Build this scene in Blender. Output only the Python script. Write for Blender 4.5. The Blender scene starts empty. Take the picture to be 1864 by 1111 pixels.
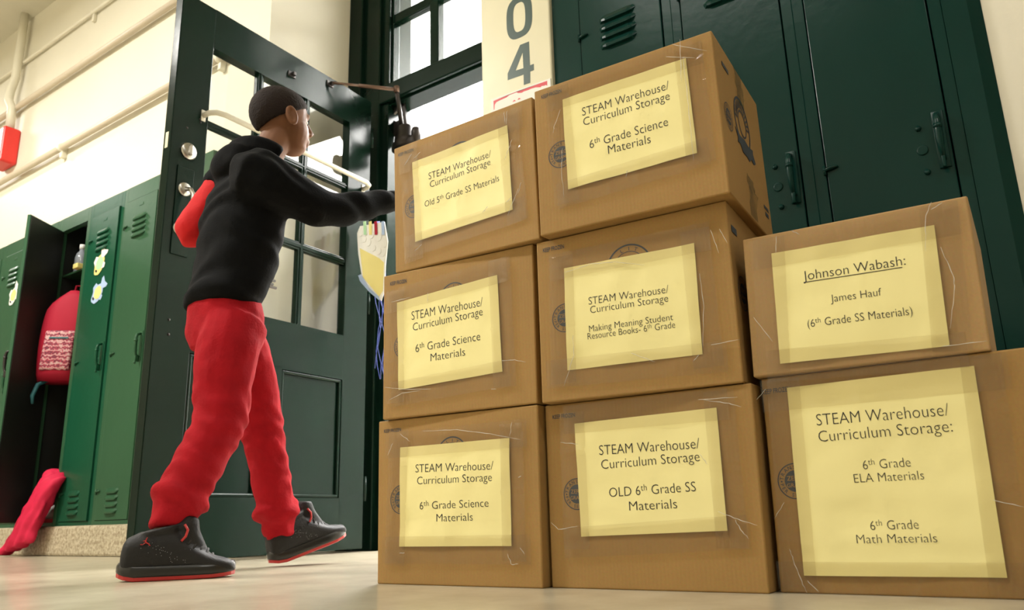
import bpy, bmesh, math, random
from mathutils import Vector, Matrix, noise
import numpy as np
random.seed(7)
PI = math.pi
SC = bpy.context.scene
COL = SC.collection

# ------------------------------------------------------------------ camera, world, light, exposure
FPX, YAW, PITCH, ROLL, HC = 1449.966, 0.61654, 0.260585, -0.027409, 0.11888
IW, IH = 1864, 1111
_f = Vector((-math.sin(YAW)*math.cos(PITCH), math.cos(YAW)*math.cos(PITCH), math.sin(PITCH)))
_r = _f.cross(Vector((0, 0, 1))).normalized()
_u = _r.cross(_f)
RIGHT = math.cos(ROLL)*_r + math.sin(ROLL)*_u
UP = -math.sin(ROLL)*_r + math.cos(ROLL)*_u
FWD = _f
ORG = Vector((0, 0, HC))
cd = bpy.data.cameras.new('camera')
cam = bpy.data.objects.new('camera', cd)
COL.objects.link(cam)
m3 = Matrix((RIGHT, UP, -FWD)).transposed()
cam.matrix_world = Matrix.Translation(ORG) @ m3.to_4x4()
cd.sensor_width = 36
cd.lens = 36*FPX/IW
cd.clip_start = 0.02
cd.dof.use_dof = True
cd.dof.focus_distance = 1.62
cd.dof.aperture_fstop = 8.0
SC.camera = cam

wd = bpy.data.worlds.new('world')
SC.world = wd
wd.use_nodes = True
wd.node_tree.nodes['Background'].inputs['Color'].default_value = (0.9, 0.95, 1.0, 1)
wd.node_tree.nodes['Background'].inputs['Strength'].default_value = 0.15

SC.view_settings.view_transform = 'Standard'
SC.view_settings.look = 'None'
SC.view_settings.gamma = 1
SC.view_settings.use_curve_mapping = False
SC.view_settings.exposure = -0.12

def area(name, loc, size, power, color, rot=(0, 0, 0)):
    l = bpy.data.lights.new(name, 'AREA')
    l.shape = 'RECTANGLE'
    l.size, l.size_y = size
    l.energy = power
    l.color = color
    o = bpy.data.objects.new(name, l)
    o.location = loc
    o.rotation_euler = rot
    COL.objects.link(o)
    return o
WARM = (1.0, 0.965, 0.90)
CEIL = 3.42
# fluorescent strips under the corridor ceiling, and the classroom's ceiling lights
FIX = [(-3.9, -0.25, 195), (-1.3, -0.2, 30), (1.3, 0.0, 42), (-7.3, 1.15, 75)]
for i, (x, y, p) in enumerate(FIX):
    area('ceiling_strip_light', (x, y, CEIL-0.13), (1.25, 0.22), p, WARM)
area('classroom_light', (-3.0, 4.6, 3.1), (2.2, 1.6), 420, (1, 0.98, 0.95))
area('classroom_light', (-0.6, 4.6, 3.1), (2.2, 1.6), 300, (1, 0.98, 0.95))
for x in (-3.4, -0.4):            # added unseen uplights that whiten the classroom ceiling behind the transom
    area('added_uplight', (x, 4.2, 2.75), (2.4, 0.5), 480, (1, 0.98, 0.95), (PI, 0, 0))

# ------------------------------------------------------------------ pixel -> point on a known plane
def ray(p):
    return RIGHT*((p[0]-IW/2)/FPX) + UP*(-(p[1]-IH/2)/FPX) + FWD
def on_y(p, y):
    d = ray(p); return ORG + d*(y/d.y)
def on_z(p, z=0.0):
    d = ray(p); return ORG + d*((z-HC)/d.z)
def on_plane(p, q, n):
    d = ray(p); return ORG + d*((Vector(q)-ORG).dot(Vector(n))/d.dot(Vector(n)))

# ------------------------------------------------------------------ materials
def mat(name, color, rough=0.5, spec=0.5, metal=0.0, var=0.0, vscale=6.0, bump=0.0, bscale=60.0, coat=0.0, detail=4.0):
    m = bpy.data.materials.new(name)
    m.use_nodes = True
    nt = m.node_tree
    b = nt.nodes['Principled BSDF']
    b.inputs['Base Color'].default_value = (*color, 1)
    b.inputs['Roughness'].default_value = rough
    b.inputs['Specular IOR Level'].default_value = spec
    b.inputs['Metallic'].default_value = metal
    b.inputs['Coat Weight'].default_value = coat
    b.inputs['Coat Roughness'].default_value = 0.1
    tc = nt.nodes.new('ShaderNodeTexCoord')
    if var > 0:
        n = nt.nodes.new('ShaderNodeTexNoise'); n.inputs['Scale'].default_value = vscale; n.inputs['Detail'].default_value = detail
        nt.links.new(tc.outputs['Object'], n.inputs['Vector'])
        r = nt.nodes.new('ShaderNodeValToRGB')
        r.color_ramp.elements[0].position = 0.3; r.color_ramp.elements[1].position = 0.7
        r.color_ramp.elements[0].color = (*[c*(1-var) for c in color], 1)
        r.color_ramp.elements[1].color = (*[min(1, c*(1+var)) for c in color], 1)
        nt.links.new(n.outputs['Fac'], r.inputs['Fac'])
        nt.links.new(r.outputs['Color'], b.inputs['Base Color'])
    if bump > 0:
        n2 = nt.nodes.new('ShaderNodeTexNoise'); n2.inputs['Scale'].default_value = bscale; n2.inputs['Detail'].default_value = 3
        nt.links.new(tc.outputs['Object'], n2.inputs['Vector'])
        bp = nt.nodes.new('ShaderNodeBump'); bp.inputs['Strength'].default_value = bump; bp.inputs['Distance'].default_value = 0.004
        nt.links.new(n2.outputs['Fac'], bp.inputs['Height'])
        nt.links.new(bp.outputs['Normal'], b.inputs['Normal'])
    return m

M = {}
M['wall'] = mat('cream wall paint', (0.76, 0.72, 0.595), 0.5, 0.3, var=0.03, vscale=2, bump=0.15, bscale=40)
M['ceiling'] = mat('ceiling paint', (0.66, 0.63, 0.52), 0.7, var=0.03)
M['pipe'] = mat('cream pipe paint', (0.60, 0.52, 0.40), 0.3)
M['pipe_light'] = mat('pale cream pipe paint', (0.75, 0.71, 0.58), 0.35)
M['white'] = mat('classroom white', (0.82, 0.82, 0.82), 0.6)
M['greenL'] = mat('green locker enamel', (0.028, 0.085, 0.042), 0.33, 0.18, var=0.10, vscale=1.5, bump=0.10, bscale=28)  # lit copy of the locker paint, sheen put into the colour
M['greenV'] = mat('locker enamel darkened for reflection', (0.008, 0.066, 0.033), 0.30, 0.18, var=0.10, vscale=1.5, bump=0.10, bscale=28)  # same paint, its different reflection put in as a deeper colour
M['greenR'] = mat('locker enamel in painted shade', (0.004, 0.029, 0.0235), 0.24, 0.15, var=0.15, vscale=1.8, bump=0.14, bscale=30)  # shaded copy of the same paint, bluish reflection put into the colour
M['greenD'] = mat('dark green door enamel', (0.0030, 0.0120, 0.0075), 0.20, 0.12, var=0.12, vscale=3, bump=0.10, bscale=22)
M['dark'] = mat('dark locker inside', (0.012, 0.014, 0.012), 0.5)  # near black also carries the shade on the open door's back
M['steel'] = mat('brushed steel', (0.50, 0.48, 0.44), 0.32, metal=1.0)
M['iron'] = mat('dark oily iron', (0.035, 0.03, 0.028), 0.4, metal=0.7)
M['rust'] = mat('brown rod', (0.10, 0.055, 0.035), 0.45, metal=0.3)
M['black'] = mat('gap black', (0.004, 0.004, 0.004), 0.8)
M['ink'] = mat('black print', (0.012, 0.012, 0.014), 0.6)
M['blueink'] = mat('dark blue box print', (0.025, 0.035, 0.055), 0.6)
M['signpaint'] = mat('sign cream paint', (0.66, 0.62, 0.43), 0.4, var=0.03, bump=0.1, bscale=30)
M['digit'] = mat('dark green sign paint', (0.018, 0.05, 0.036), 0.4)
M['redink'] = mat('red poster print', (0.62, 0.05, 0.07), 0.5)
M['paperwhite'] = mat('white paper', (0.78, 0.77, 0.72), 0.6)
M['alarm'] = mat('alarm red', (0.72, 0.03, 0.025), 0.3)
M['hair'] = mat('short dark hair', (0.014, 0.008, 0.006), 0.8, 0.2, bump=0.8, bscale=220)
M['skin'] = mat('brown skin', (0.185, 0.080, 0.038), 0.55, 0.3, var=0.08, vscale=12)
M['hoodie'] = mat('black sweatshirt fleece', (0.0035, 0.0038, 0.0042), 0.9, 0.10, bump=0.25, bscale=160)
M['pants'] = mat('red sweatpants fleece', (0.31, 0.0075, 0.014), 0.9, 0.12, var=0.10, vscale=25, bump=0.3, bscale=140)
M['redsleeve'] = mat('bright red sleeve', (0.50, 0.009, 0.011), 0.85, 0.25, bump=0.2, bscale=120)
M['shoe'] = mat('black shoe leather', (0.011, 0.011, 0.012), 0.62, 0.3, bump=0.25, bscale=160)
M['midsole'] = mat('black shoe sole', (0.009, 0.009, 0.009), 0.28, 0.5)
M['outsole'] = mat('red rubber', (0.42, 0.02, 0.02), 0.4)
M['lace'] = mat('black lace', (0.008, 0.008, 0.008), 0.7)
M['grey'] = mat('pale grey print', (0.30, 0.31, 0.33), 0.6)
M['eyewhite'] = mat('eye', (0.7, 0.68, 0.64), 0.2)
M['pinkred'] = mat('pink red cloth', (0.56, 0.012, 0.055), 0.7, 0.3, bump=0.3, bscale=60)
M['bagred'] = mat('red backpack nylon', (0.36, 0.010, 0.030), 0.65, 0.2)  # base darkened to hold the shade inside the locker
M['teal'] = mat('teal strap', (0.02, 0.13, 0.15), 0.6)
M['shoewhite'] = mat('white sneaker', (0.42, 0.40, 0.36), 0.5)
M['yellow'] = mat('yellow card', (0.74, 0.64, 0.22), 0.6)
M['palegreen'] = mat('pale green card', (0.38, 0.62, 0.36), 0.6)
M['paleblue'] = mat('pale blue card', (0.36, 0.47, 0.68), 0.6)
M['blue'] = mat('blue ribbon', (0.05, 0.08, 0.36), 0.4)
M['barwhite'] = mat('ivory bar paint', (0.60, 0.57, 0.47), 0.3)
M['bottle'] = mat('clear grey bottle', (0.25, 0.27, 0.30), 0.15)
M['terrazzo'] = None

def cardboard(name, base):
    m = bpy.data.materials.new(name); m.use_nodes = True
    nt = m.node_tree; b = nt.nodes['Principled BSDF']
    b.inputs['Roughness'].default_value = 0.72; b.inputs['Specular IOR Level'].default_value = 0.3
    tc = nt.nodes.new('ShaderNodeTexCoord')
    n = nt.nodes.new('ShaderNodeTexNoise'); n.inputs['Scale'].default_value = 3.5; n.inputs['Detail'].default_value = 6
    n2 = nt.nodes.new('ShaderNodeTexNoise'); n2.inputs['Scale'].default_value = 260; n2.inputs['Detail'].default_value = 2
    w = nt.nodes.new('ShaderNodeTexWave'); w.inputs['Scale'].default_value = 46; w.bands_direction = 'X'; w.inputs['Distortion'].default_value = 0.8
    for k in (n, n2, w): nt.links.new(tc.outputs['Object'], k.inputs['Vector'])
    r = nt.nodes.new('ShaderNodeValToRGB')
    r.color_ramp.elements[0].position = 0.25; r.color_ramp.elements[1].position = 0.75
    r.color_ramp.elements[0].color = (*[c*0.90 for c in base], 1); r.color_ramp.elements[1].color = (*[c*1.08 for c in base], 1)
    nt.links.new(n.outputs['Fac'], r.inputs['Fac'])
    mx = nt.nodes.new('ShaderNodeMixRGB'); mx.blend_type = 'OVERLAY'; mx.inputs['Fac'].default_value = 0.13
    nt.links.new(r.outputs['Color'], mx.inputs['Color1']); nt.links.new(n2.outputs['Color'], mx.inputs['Color2'])
    nt.links.new(mx.outputs['Color'], b.inputs['Base Color'])
    bp = nt.nodes.new('ShaderNodeBump'); bp.inputs['Strength'].default_value = 0.06; bp.inputs['Distance'].default_value = 0.002
    nt.links.new(w.outputs['Fac'], bp.inputs['Height']); nt.links.new(bp.outputs['Normal'], b.inputs['Normal'])
    return m
M['card'] = cardboard('brown cardboard', (0.335, 0.196, 0.064))
M['cardF'] = cardboard('pale brown cardboard', (0.40, 0.250, 0.108))

def paper():
    m = bpy.data.materials.new('yellow paper'); m.use_nodes = True
    nt = m.node_tree; b = nt.nodes['Principled BSDF']
    b.inputs['Roughness'].default_value = 0.55; b.inputs['Specular IOR Level'].default_value = 0.35
    b.inputs['Base Color'].default_value = (0.86, 0.78, 0.37, 1)
    tc = nt.nodes.new('ShaderNodeTexCoord'); n = nt.nodes.new('ShaderNodeTexNoise'); n.inputs['Scale'].default_value = 9; n.inputs['Detail'].default_value = 2; n.inputs['Distortion'].default_value = 0.8
    bp = nt.nodes.new('ShaderNodeBump'); bp.inputs['Strength'].default_value = 0.28; bp.inputs['Distance'].default_value = 0.012
    nt.links.new(tc.outputs['Object'], n.inputs['Vector']); nt.links.new(n.outputs['Fac'], bp.inputs['Height']); nt.links.new(bp.outputs['Normal'], b.inputs['Normal'])
    return m
M['paper'] = paper()

def schlick(nt):
    lw = nt.nodes.new('ShaderNodeLayerWeight'); lw.inputs['Blend'].default_value = 0.5
    pw = nt.nodes.new('ShaderNodeMath'); pw.operation = 'POWER'; pw.inputs[1].default_value = 5
    ma = nt.nodes.new('ShaderNodeMath'); ma.operation = 'MULTIPLY_ADD'; ma.inputs[1].default_value = 0.95; ma.inputs[2].default_value = 0.038
    nt.links.new(lw.outputs['Facing'], pw.inputs[0]); nt.links.new(pw.outputs[0], ma.inputs[0])
    return ma.outputs[0], lw
def tape():
    m = bpy.data.materials.new('clear packing tape'); m.use_nodes = True
    nt = m.node_tree
    for k in list(nt.nodes): nt.nodes.remove(k)
    out = nt.nodes.new('ShaderNodeOutputMaterial')
    tr = nt.nodes.new('ShaderNodeBsdfTransparent'); tr.inputs['Color'].default_value = (0.920, 0.900, 0.855, 1)
    gl = nt.nodes.new('ShaderNodeBsdfGlossy'); gl.inputs['Roughness'].default_value = 0.10
    fr = schlick(nt)
    tc = nt.nodes.new('ShaderNodeTexCoord')
    n = nt.nodes.new('ShaderNodeTexNoise'); n.inputs['Scale'].default_value = 16; n.inputs['Detail'].default_value = 1; n.inputs['Distortion'].default_value = 1.2
    nt.links.new(tc.outputs['Object'], n.inputs['Vector'])
    bp = nt.nodes.new('ShaderNodeBump'); bp.inputs['Strength'].default_value = 0.30; bp.inputs['Distance'].default_value = 0.004
    nt.links.new(n.outputs['Fac'], bp.inputs['Height'])
    nt.links.new(bp.outputs['Normal'], gl.inputs['Normal']); nt.links.new(bp.outputs['Normal'], fr[1].inputs['Normal'])
    mx = nt.nodes.new('ShaderNodeMixShader')
    nt.links.new(fr[0], mx.inputs['Fac']); nt.links.new(tr.outputs[0], mx.inputs[1]); nt.links.new(gl.outputs[0], mx.inputs[2])
    nt.links.new(mx.outputs[0], out.inputs['Surface'])
    return m
M['tape'] = tape()

def glass(name, tint=(0.95, 0.96, 0.95)):
    m = bpy.data.materials.new(name); m.use_nodes = True
    nt = m.node_tree
    for k in list(nt.nodes): nt.nodes.remove(k)
    out = nt.nodes.new('ShaderNodeOutputMaterial')
    tr = nt.nodes.new('ShaderNodeBsdfTransparent'); tr.inputs['Color'].default_value = (*tint, 1)
    gl = nt.nodes.new('ShaderNodeBsdfGlossy'); gl.inputs['Roughness'].default_value = 0.01
    fr = schlick(nt)
    mx = nt.nodes.new('ShaderNodeMixShader')
    nt.links.new(fr[0], mx.inputs['Fac']); nt.links.new(tr.outputs[0], mx.inputs[1]); nt.links.new(gl.outputs[0], mx.inputs[2])
    nt.links.new(mx.outputs[0], out.inputs['Surface'])
    return m
M['glass'] = glass('window glass')
M['glint'] = mat('painted tape glint', (0.80, 0.77, 0.70), 0.22, 0.6)  # pale colour paints in the glints along the tape's creases
M['glint'].node_tree.nodes['Principled BSDF'].inputs['Alpha'].default_value = 0.45

def speckle(name, c0, c1, c2, scale, rough, coat=0.0):
    m = bpy.data.materials.new(name); m.use_nodes = True
    nt = m.node_tree; b = nt.nodes['Principled BSDF']
    b.inputs['Roughness'].default_value = rough; b.inputs['Coat Weight'].default_value = coat; b.inputs['Coat Roughness'].default_value = 0.08
    tc = nt.nodes.new('ShaderNodeTexCoord')
    v = nt.nodes.new('ShaderNodeTexNoise'); v.inputs['Scale'].default_value = scale; v.inputs['Detail'].default_value = 5; v.inputs['Roughness'].default_value = 0.7
    nt.links.new(tc.outputs['Object'], v.inputs['Vector'])
    r = nt.nodes.new('ShaderNodeValToRGB')
    r.color_ramp.elements[0].position = 0.36; r.color_ramp.elements[0].color = (*c0, 1)
    r.color_ramp.elements[1].position = 0.66; r.color_ramp.elements[1].color = (*c2, 1)
    e = r.color_ramp.elements.new(0.5); e.color = (*c1, 1)
    nt.links.new(v.outputs['Fac'], r.inputs['Fac']); nt.links.new(r.outputs['Color'], b.inputs['Base Color'])
    return m
M['terrazzo'] = speckle('terrazzo curb', (0.24, 0.18, 0.11), (0.42, 0.36, 0.25), (0.58, 0.52, 0.38), 60, 0.5)
M['floor'] = speckle('waxed pale floor tile', (0.40, 0.35, 0.25), (0.46, 0.41, 0.30), (0.52, 0.47, 0.35), 9, 0.30, 0.25)

# ------------------------------------------------------------------ mesh helpers
class MB:
    def __init__(s): s.v = []; s.f = []
    def add(s, vs, fs):
        o = len(s.v); s.v += [tuple(x) for x in vs]; s.f += [tuple(i+o for i in f) for f in fs]; return s
    def box(s, a, b, bev=0.0, seg=2):
        x0, y0, z0 = [min(a[i], b[i]) for i in range(3)]; x1, y1, z1 = [max(a[i], b[i]) for i in range(3)]
        c = [(x0,y0,z0),(x1,y0,z0),(x1,y1,z0),(x0,y1,z0),(x0,y0,z1),(x1,y0,z1),(x1,y1,z1),(x0,y1,z1)]
        return s.hexa(c, bev, seg)
    def hexa(s, c, bev=0.0, seg=2):
        fs = [(0,3,2,1),(4,5,6,7),(0,1,5,4),(1,2,6,5),(2,3,7,6),(3,0,4,7)]
        if bev <= 0: return s.add(c, fs)
        bm = bmesh.new(); vs = [bm.verts.new(p) for p in c]
        for f in fs: bm.faces.new([vs[i] for i in f])
        bmesh.ops.bevel(bm, geom=bm.edges[:], offset=bev, segments=seg, affect='EDGES', profile=0.5)
        bm.verts.index_update()
        r = s.add([v.co[:] for v in bm.verts], [[v.index for v in f.verts] for f in bm.faces]); bm.free(); return r
    def rings(s, rings, cap=True):
        o = len(s.v); n = len(rings[0])
        for r in rings: s.v += [tuple(p) for p in r]
        for i in range(len(rings)-1):
            for j in range(n):
                a = o+i*n+j; b = o+i*n+(j+1) % n
                s.f.append((a, b, b+n, a+n))
        if cap:
            s.f.append(tuple(o+j for j in reversed(range(n))))
            s.f.append(tuple(o+(len(rings)-1)*n+j for j in range(n)))
        return s
    def tube(s, path, r, n=10, closed=False):
        path = [Vector(p) for p in path]
        rr = r if isinstance(r, (list, tuple)) else [r]*len(path)
        rings = []; ref = None
        for i, p in enumerate(path):
            t = (path[min(i+1, len(path)-1)] - path[max(i-1, 0)]).normalized()
            if ref is None: ref = t.orthogonal().normalized()
            ref = (ref - t*ref.dot(t)).normalized(); bi = t.cross(ref)
            rings.append([p + (ref*math.cos(2*PI*k/n) + bi*math.sin(2*PI*k/n))*rr[i] for k in range(n)])
        return s.rings(rings)
    def lathe(s, prof, o=(0,0,0), axis='z', n=24):
        rings = []
        for (r, h) in prof:
            ring = []
            for k in range(n):
                a = 2*PI*k/n; c, d = r*math.cos(a), r*math.sin(a)
                p = {'z': (c, d, h), 'y': (c, h, -d), 'x': (h, c, d)}[axis]
                ring.append((o[0]+p[0], o[1]+p[1], o[2]+p[2]))
            rings.append(ring)
        return s.rings(rings)
    def prism(s, pts, d, holes=None):          # pts: 3-D outline, extruded by vector d (concave ok)
        bm = bmesh.new(); d = Vector(d)
        loops = [pts] + (holes or [])
        es = []
        for L in loops:
            vs = [bm.verts.new(p) for p in L]
            es += [bm.edges.new((vs[i], vs[(i+1) % len(vs)])) for i in range(len(vs))]
        g = bmesh.ops.triangle_fill(bm, edges=es, use_beauty=True, use_dissolve=False)
        fs = [e for e in g['geom'] if isinstance(e, bmesh.types.BMFace)]
        ex = bmesh.ops.extrude_face_region(bm, geom=fs)
        bmesh.ops.translate(bm, vec=d, verts=[e for e in ex['geom'] if isinstance(e, bmesh.types.BMVert)])
        bmesh.ops.recalc_face_normals(bm, faces=bm.faces[:])
        bm.verts.index_update()
        r = s.add([v.co[:] for v in bm.verts], [[v.index for v in f.verts] for f in bm.faces]); bm.free(); return r
    def xf(s, fn): s.v = [tuple(fn(Vector(p))) for p in s.v]; return s
    def build(s, name, m, parent=None, smooth=False, fix=True):
        me = bpy.data.meshes.new(name); me.from_pydata(s.v, [], s.f)
        if fix:
            bm = bmesh.new(); bm.from_mesh(me); bmesh.ops.recalc_face_normals(bm, faces=bm.faces[:]); bm.to_mesh(me); bm.free()
        me.materials.append(m)
        if smooth:
            for p in me.polygons: p.use_smooth = True
        o = bpy.data.objects.new(name, me); COL.objects.link(o)
        if parent: o.parent = parent
        return o

def thing(name, label, cat, loc=(0,0,0), rz=0.0, group=None):
    o = bpy.data.objects.new(name, None); o.empty_display_size = 0.05; COL.objects.link(o)
    o.location = loc; o.rotation_euler = (0, 0, rz)
    return tag(o, label, cat, group)
def tag(o, label, cat, group=None):
    o['label'] = label; o['category'] = cat
    if group: o['group'] = group
    return o
def struct(o): o['kind'] = 'structure'; return o
def local(root, p):                            # world -> local of an unparented root
    c, s_ = math.cos(root.rotation_euler.z), math.sin(root.rotation_euler.z)
    d = Vector(p) - root.location
    return Vector((c*d.x + s_*d.y, -s_*d.x + c*d.y, d.z))

# text -----------------------------------------------------------------
_tc = {}
def glyphs(txt, off=0.0):
    key = (txt, off)
    if key in _tc: return _tc[key]
    cu = bpy.data.curves.new('t', 'FONT'); cu.body = txt; cu.size = 1; cu.resolution_u = 3; cu.offset = off
    o = bpy.data.objects.new('t', cu); COL.objects.link(o)
    dg = bpy.context.evaluated_depsgraph_get(); dg.update()
    me = bpy.data.meshes.new_from_object(o.evaluated_get(dg))
    vs = [(v.co.x, v.co.y) for v in me.vertices]; fs = [tuple(p.vertices) for p in me.polygons]
    bpy.data.objects.remove(o); bpy.data.curves.remove(cu); bpy.data.meshes.remove(me)
    _tc[key] = (vs, fs); return vs, fs
def width(txt):
    v, _ = glyphs('H'+txt+'H'); w, _ = glyphs('HH')
    return (max(p[0] for p in v)-min(p[0] for p in v)) - (max(p[0] for p in w)-min(p[0] for p in w))
CAPH = max(p[1] for p in glyphs('H')[0])
def line_mesh(pieces, off=-0.012):             # pieces: (text, raise, scale) -> 2-D mesh starting at x = 0
    x = 0; V = []; Fc = []
    for (t, up, sc) in pieces:
        lead = len(t) - len(t.lstrip(' '))
        xx = x + (width(' '*lead)*sc if lead else 0)
        vs, fs = glyphs(t.strip(' '), off)
        o = len(V)
        V += [(xx + p[0]*sc, p[1]*sc + up) for p in vs]; Fc += [tuple(i+o for i in f) for f in fs]
        x += width(t)*sc
    x0 = min(p[0] for p in V); x1 = max(p[0] for p in V)
    return [(p[0]-x0, p[1]) for p in V], Fc, x1-x0
def pieces(s):                                 # '^..^' marks a superscript
    out = []
    for i, t in enumerate(s.split('^')):
        if t: out.append((t, 0.30, 0.68) if i % 2 else (t, 0, 1))
    return out

# ------------------------------------------------------------------ the room
YW = 1.95                       # plane of the corridor wall
YL = 1.93                       # plane of the locker fronts
YD = 2.45                       # plane of the door frame inside its recess
XR0, XR1 = -2.675, -1.43        # the recess
struct(MB().box((-12, -1.8, -0.1), (5, 2.6, 0.0)).build('floor', M['floor']))
struct(MB().box((-8, 2.6, -0.1), (3, 7.2, -0.004)).build('floor', M['floor']))
struct(MB().box((-12, -1.8, CEIL), (5, 2.7, CEIL+0.1)).build('ceiling', M['ceiling']))
struct(MB().box((-8, 2.7, 3.35), (3, 7.2, 3.45)).build('ceiling', M['white']))
w = MB()
w.box((-12, YW, 1.775), (XR0, 2.6, CEIL)).box((-2.99, YW, 0.0), (XR0, 2.6, 1.775)).box((-12, 2.4, 0), (-2.99, 2.6, 1.775)).box((-12, YW, 0), (-5.412, 2.4, 1.775))
struct(w.build('wall_left', M['wall']))
w = MB()
w.box((XR1, YW, 0), (-1.18, 2.6, CEIL)).box((-0.03, YW, 0), (5, 2.6, CEIL)).box((-1.18, 2.4, 0), (-0.03, 2.6, CEIL)).box((-1.18, YW, 1.79), (-0.03, 2.4, CEIL))
struct(w.build('wall_right', M['wall']))
struct(MB().box((-12, -1.8, 0), (5, -1.7, CEIL)).build('wall_back', M['wall']))
struct(MB().box((-12.1, -1.8, 0), (-12, 2.6, CEIL)).build('wall_far', M['wall']))
struct(MB().box((5, -1.8, 0), (5.1, 2.6, CEIL)).build('wall_near', M['wall']))
struct(MB().box((XR0, YD, 3.1), (XR1, 2.6, CEIL)).build('wall_lintel', M['wall']))
w = MB().box((-8, 7.1, 0), (3, 7.2, 3.4)).box((-8.1, 2.6, 0), (-8, 7.2, 3.4)).box((3, 2.6, 0), (3.1, 7.2, 3.4))
w.box((-8, 2.6, 0), (XR0, 2.64, 3.4)).box((XR1, 2.6, 0), (3, 2.64, 3.4))
struct(w.build('wall_classroom', M['white']))
# terrazzo curb under the lockers
struct(MB().box((-12, 1.915, 0), (XR0+0.005, YW+0.02, 0.135), 0.012).build('baseboard_left', M['terrazzo'], smooth=False))
struct(MB().box((-1.19, 1.915, 0), (5, YW+0.02, 0.135), 0.012).build('baseboard_right', M['terrazzo']))

# door frame with transom (setting)
JL, JR = -2.435, -1.435         # clear opening
f = MB()
f.box((XR0, YD-0.03, 0), (XR0+0.09, 2.6, 3.1), 0.006).box((XR0+0.07, YD-0.008, 0), (JL-0.045, 2.6, 3.1), 0.006)
f.box((JL-0.06, YD+0.012, 0), (JL, 2.62, 3.1), 0.004)
f.box((JR, YD, 0), (JR+0.10, 2.62, 3.1), 0.004)
f.box((JL-0.05, YD-0.005, 2.045), (JR+0.02, 2.47, 2.137), 0.005).box((JL-0.05, YD+0.02, 2.035), (JR+0.02, 2.575, 2.125), 0.003)
f.box((JL-0.05, YD+0.02, 2.98), (JR+0.02, 2.6, 3.1))
fr = struct(f.build('trim_1', M['greenD']))
t = MB()
for x0, x1 in ((-2.435, -2.425), (-2.190, -2.137), (-1.87, -1.82), (-1.56, -1.51)):
    t.box((x0, YD+0.03, 2.13), (x1, YD+0.075, 3.0), 0.004)
for z0, z1 in ((2.13, 2.145), (2.485, 2.535), (2.96, 3.0)):
    t.box((JL, YD+0.034, z0), (JR, YD+0.072, z1), 0.004)
tr = struct(t.build('window_1', M['greenD']))
g = MB().box((JL, YD+0.05, 2.13), (JR, YD+0.054, 3.0)).build('glass_pane', M['glass'], tr)

# ------------------------------------------------------------------ the door leaf, opened square into the corridor
DX, DY, DTH = -2.431, 1.389, 0.049             # near edge; leaf runs along +y
DL, DH, DT = 1.01, 2.035, 0.042
door = bpy.data.objects.new('door_1', None); COL.objects.link(door); struct(door)
door['label'] = 'dark green glazed wooden door swung open into the corridor'
door.location = (DX, DY, 0); door.rotation_euler = (0, 0, DTH)   # local y along the leaf, local x out of its face
STL, TOPR, MIDZ = 0.144, 1.875, 0.879
cols = [(0.144, 0.359), (0.392, 0.606), (0.640, 0.868)]
rows = [(0.879, 1.190), (1.226, 1.545), (1.572, 1.870)]
d = MB()
bv = 0.003
d.box((-DT, 0, 0.012), (0, STL, DH), bv).box((-DT, 0.868, 0.012), (0, DL, DH), bv)
d.box((-DT, STL-0.002, 1.870), (0, 0.870, DH), 0).box((-DT, STL-0.002, 0.690), (0, 0.870, 0.879), 0).box((-DT, STL-0.002, 0.012), (0, 0.870, 0.212), 0)
d.box((-DT, 0.452, 0.20), (0, 0.548, 0.70), 0)
d.build('door_frame', M['greenD'], door)
mm = MB()
for a, b in ((0.359, 0.392), (0.606, 0.640)): mm.box((-0.032, a, 0.87), (-0.008, b, 1.88), 0.004).box((-0.036, a+0.010, 0.87), (-0.004, b-0.010, 1.88), 0.003)
for a, b in ((1.190, 1.226), (1.545, 1.572)): mm.box((-0.032, 0.14, a), (-0.008, 0.872, b), 0.004).box((-0.036, 0.14, a+0.009), (-0.004, 0.872, b-0.009), 0.003)
mm.build('glazing_bars', M['greenD'], door)
for (a, b) in cols:
    for (z0, z1) in rows:
        MB().box((-0.022, a-0.003, z0-0.003), (-0.019, b+0.003, z1+0.003)).build('glass_pane', M['glass'], door)
for (a, b) in ((STL, 0.452), (0.548, 0.868)):
    p = MB().box((-0.030, a-0.005, 0.20), (-0.014, b+0.005, 0.70))
    for (u0, u1, z0, z1) in ((a, a+0.014, 0.212, 0.69), (b-0.014, b, 0.212, 0.69), (a, b, 0.212, 0.226), (a, b, 0.676, 0.69)):
        p.box((-0.018, u0, z0), (-0.002, u1, z1), 0.005)
    p.build('door_panel', M['greenD'], door)
bolt = MB().lathe([(0.0, 0.012), (0.026, 0.012), (0.031, 0.006), (0.033, 0.0)], (0, 0.073, 1.413), 'x', 32).build('deadbolt', M['steel'], door, True)
MB().box((0.010, 0.066, 1.392), (0.026, 0.078, 1.432), 0.004).build('thumb_turn', M['steel'], bolt)
pl = MB().box((0.0, 0.035, 1.02), (0.004, 0.102, 1.348), 0.0015).build('lock_plate', M['greenD'], door)
hd = MB()
hd.lathe([(0.0, 0.012), (0.020, 0.012), (0.026, 0.006), (0.026, 0.003)], (0, 0.069, 1.265), 'x', 24)
hd.lathe([(0.0, 0.012), (0.018, 0.012), (0.024, 0.006), (0.024, 0.003)], (0, 0.060, 1.115), 'x', 24)
hd.tube([(0.010, 0.069, 1.265), (0.032, 0.074, 1.258), (0.046, 0.076, 1.235), (0.050, 0.074, 1.20), (0.048, 0.069, 1.155), (0.034, 0.062, 1.122), (0.010, 0.060, 1.115)], 0.0085, 12)
hd.build('pull_handle', M['steel'], door, True)
lp = MB().box((-0.029, -0.0012, 1.405), (-0.013, 0.001, 1.465), 0).build('latch_plate', M['signpaint'], door)
br = MB()
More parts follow.
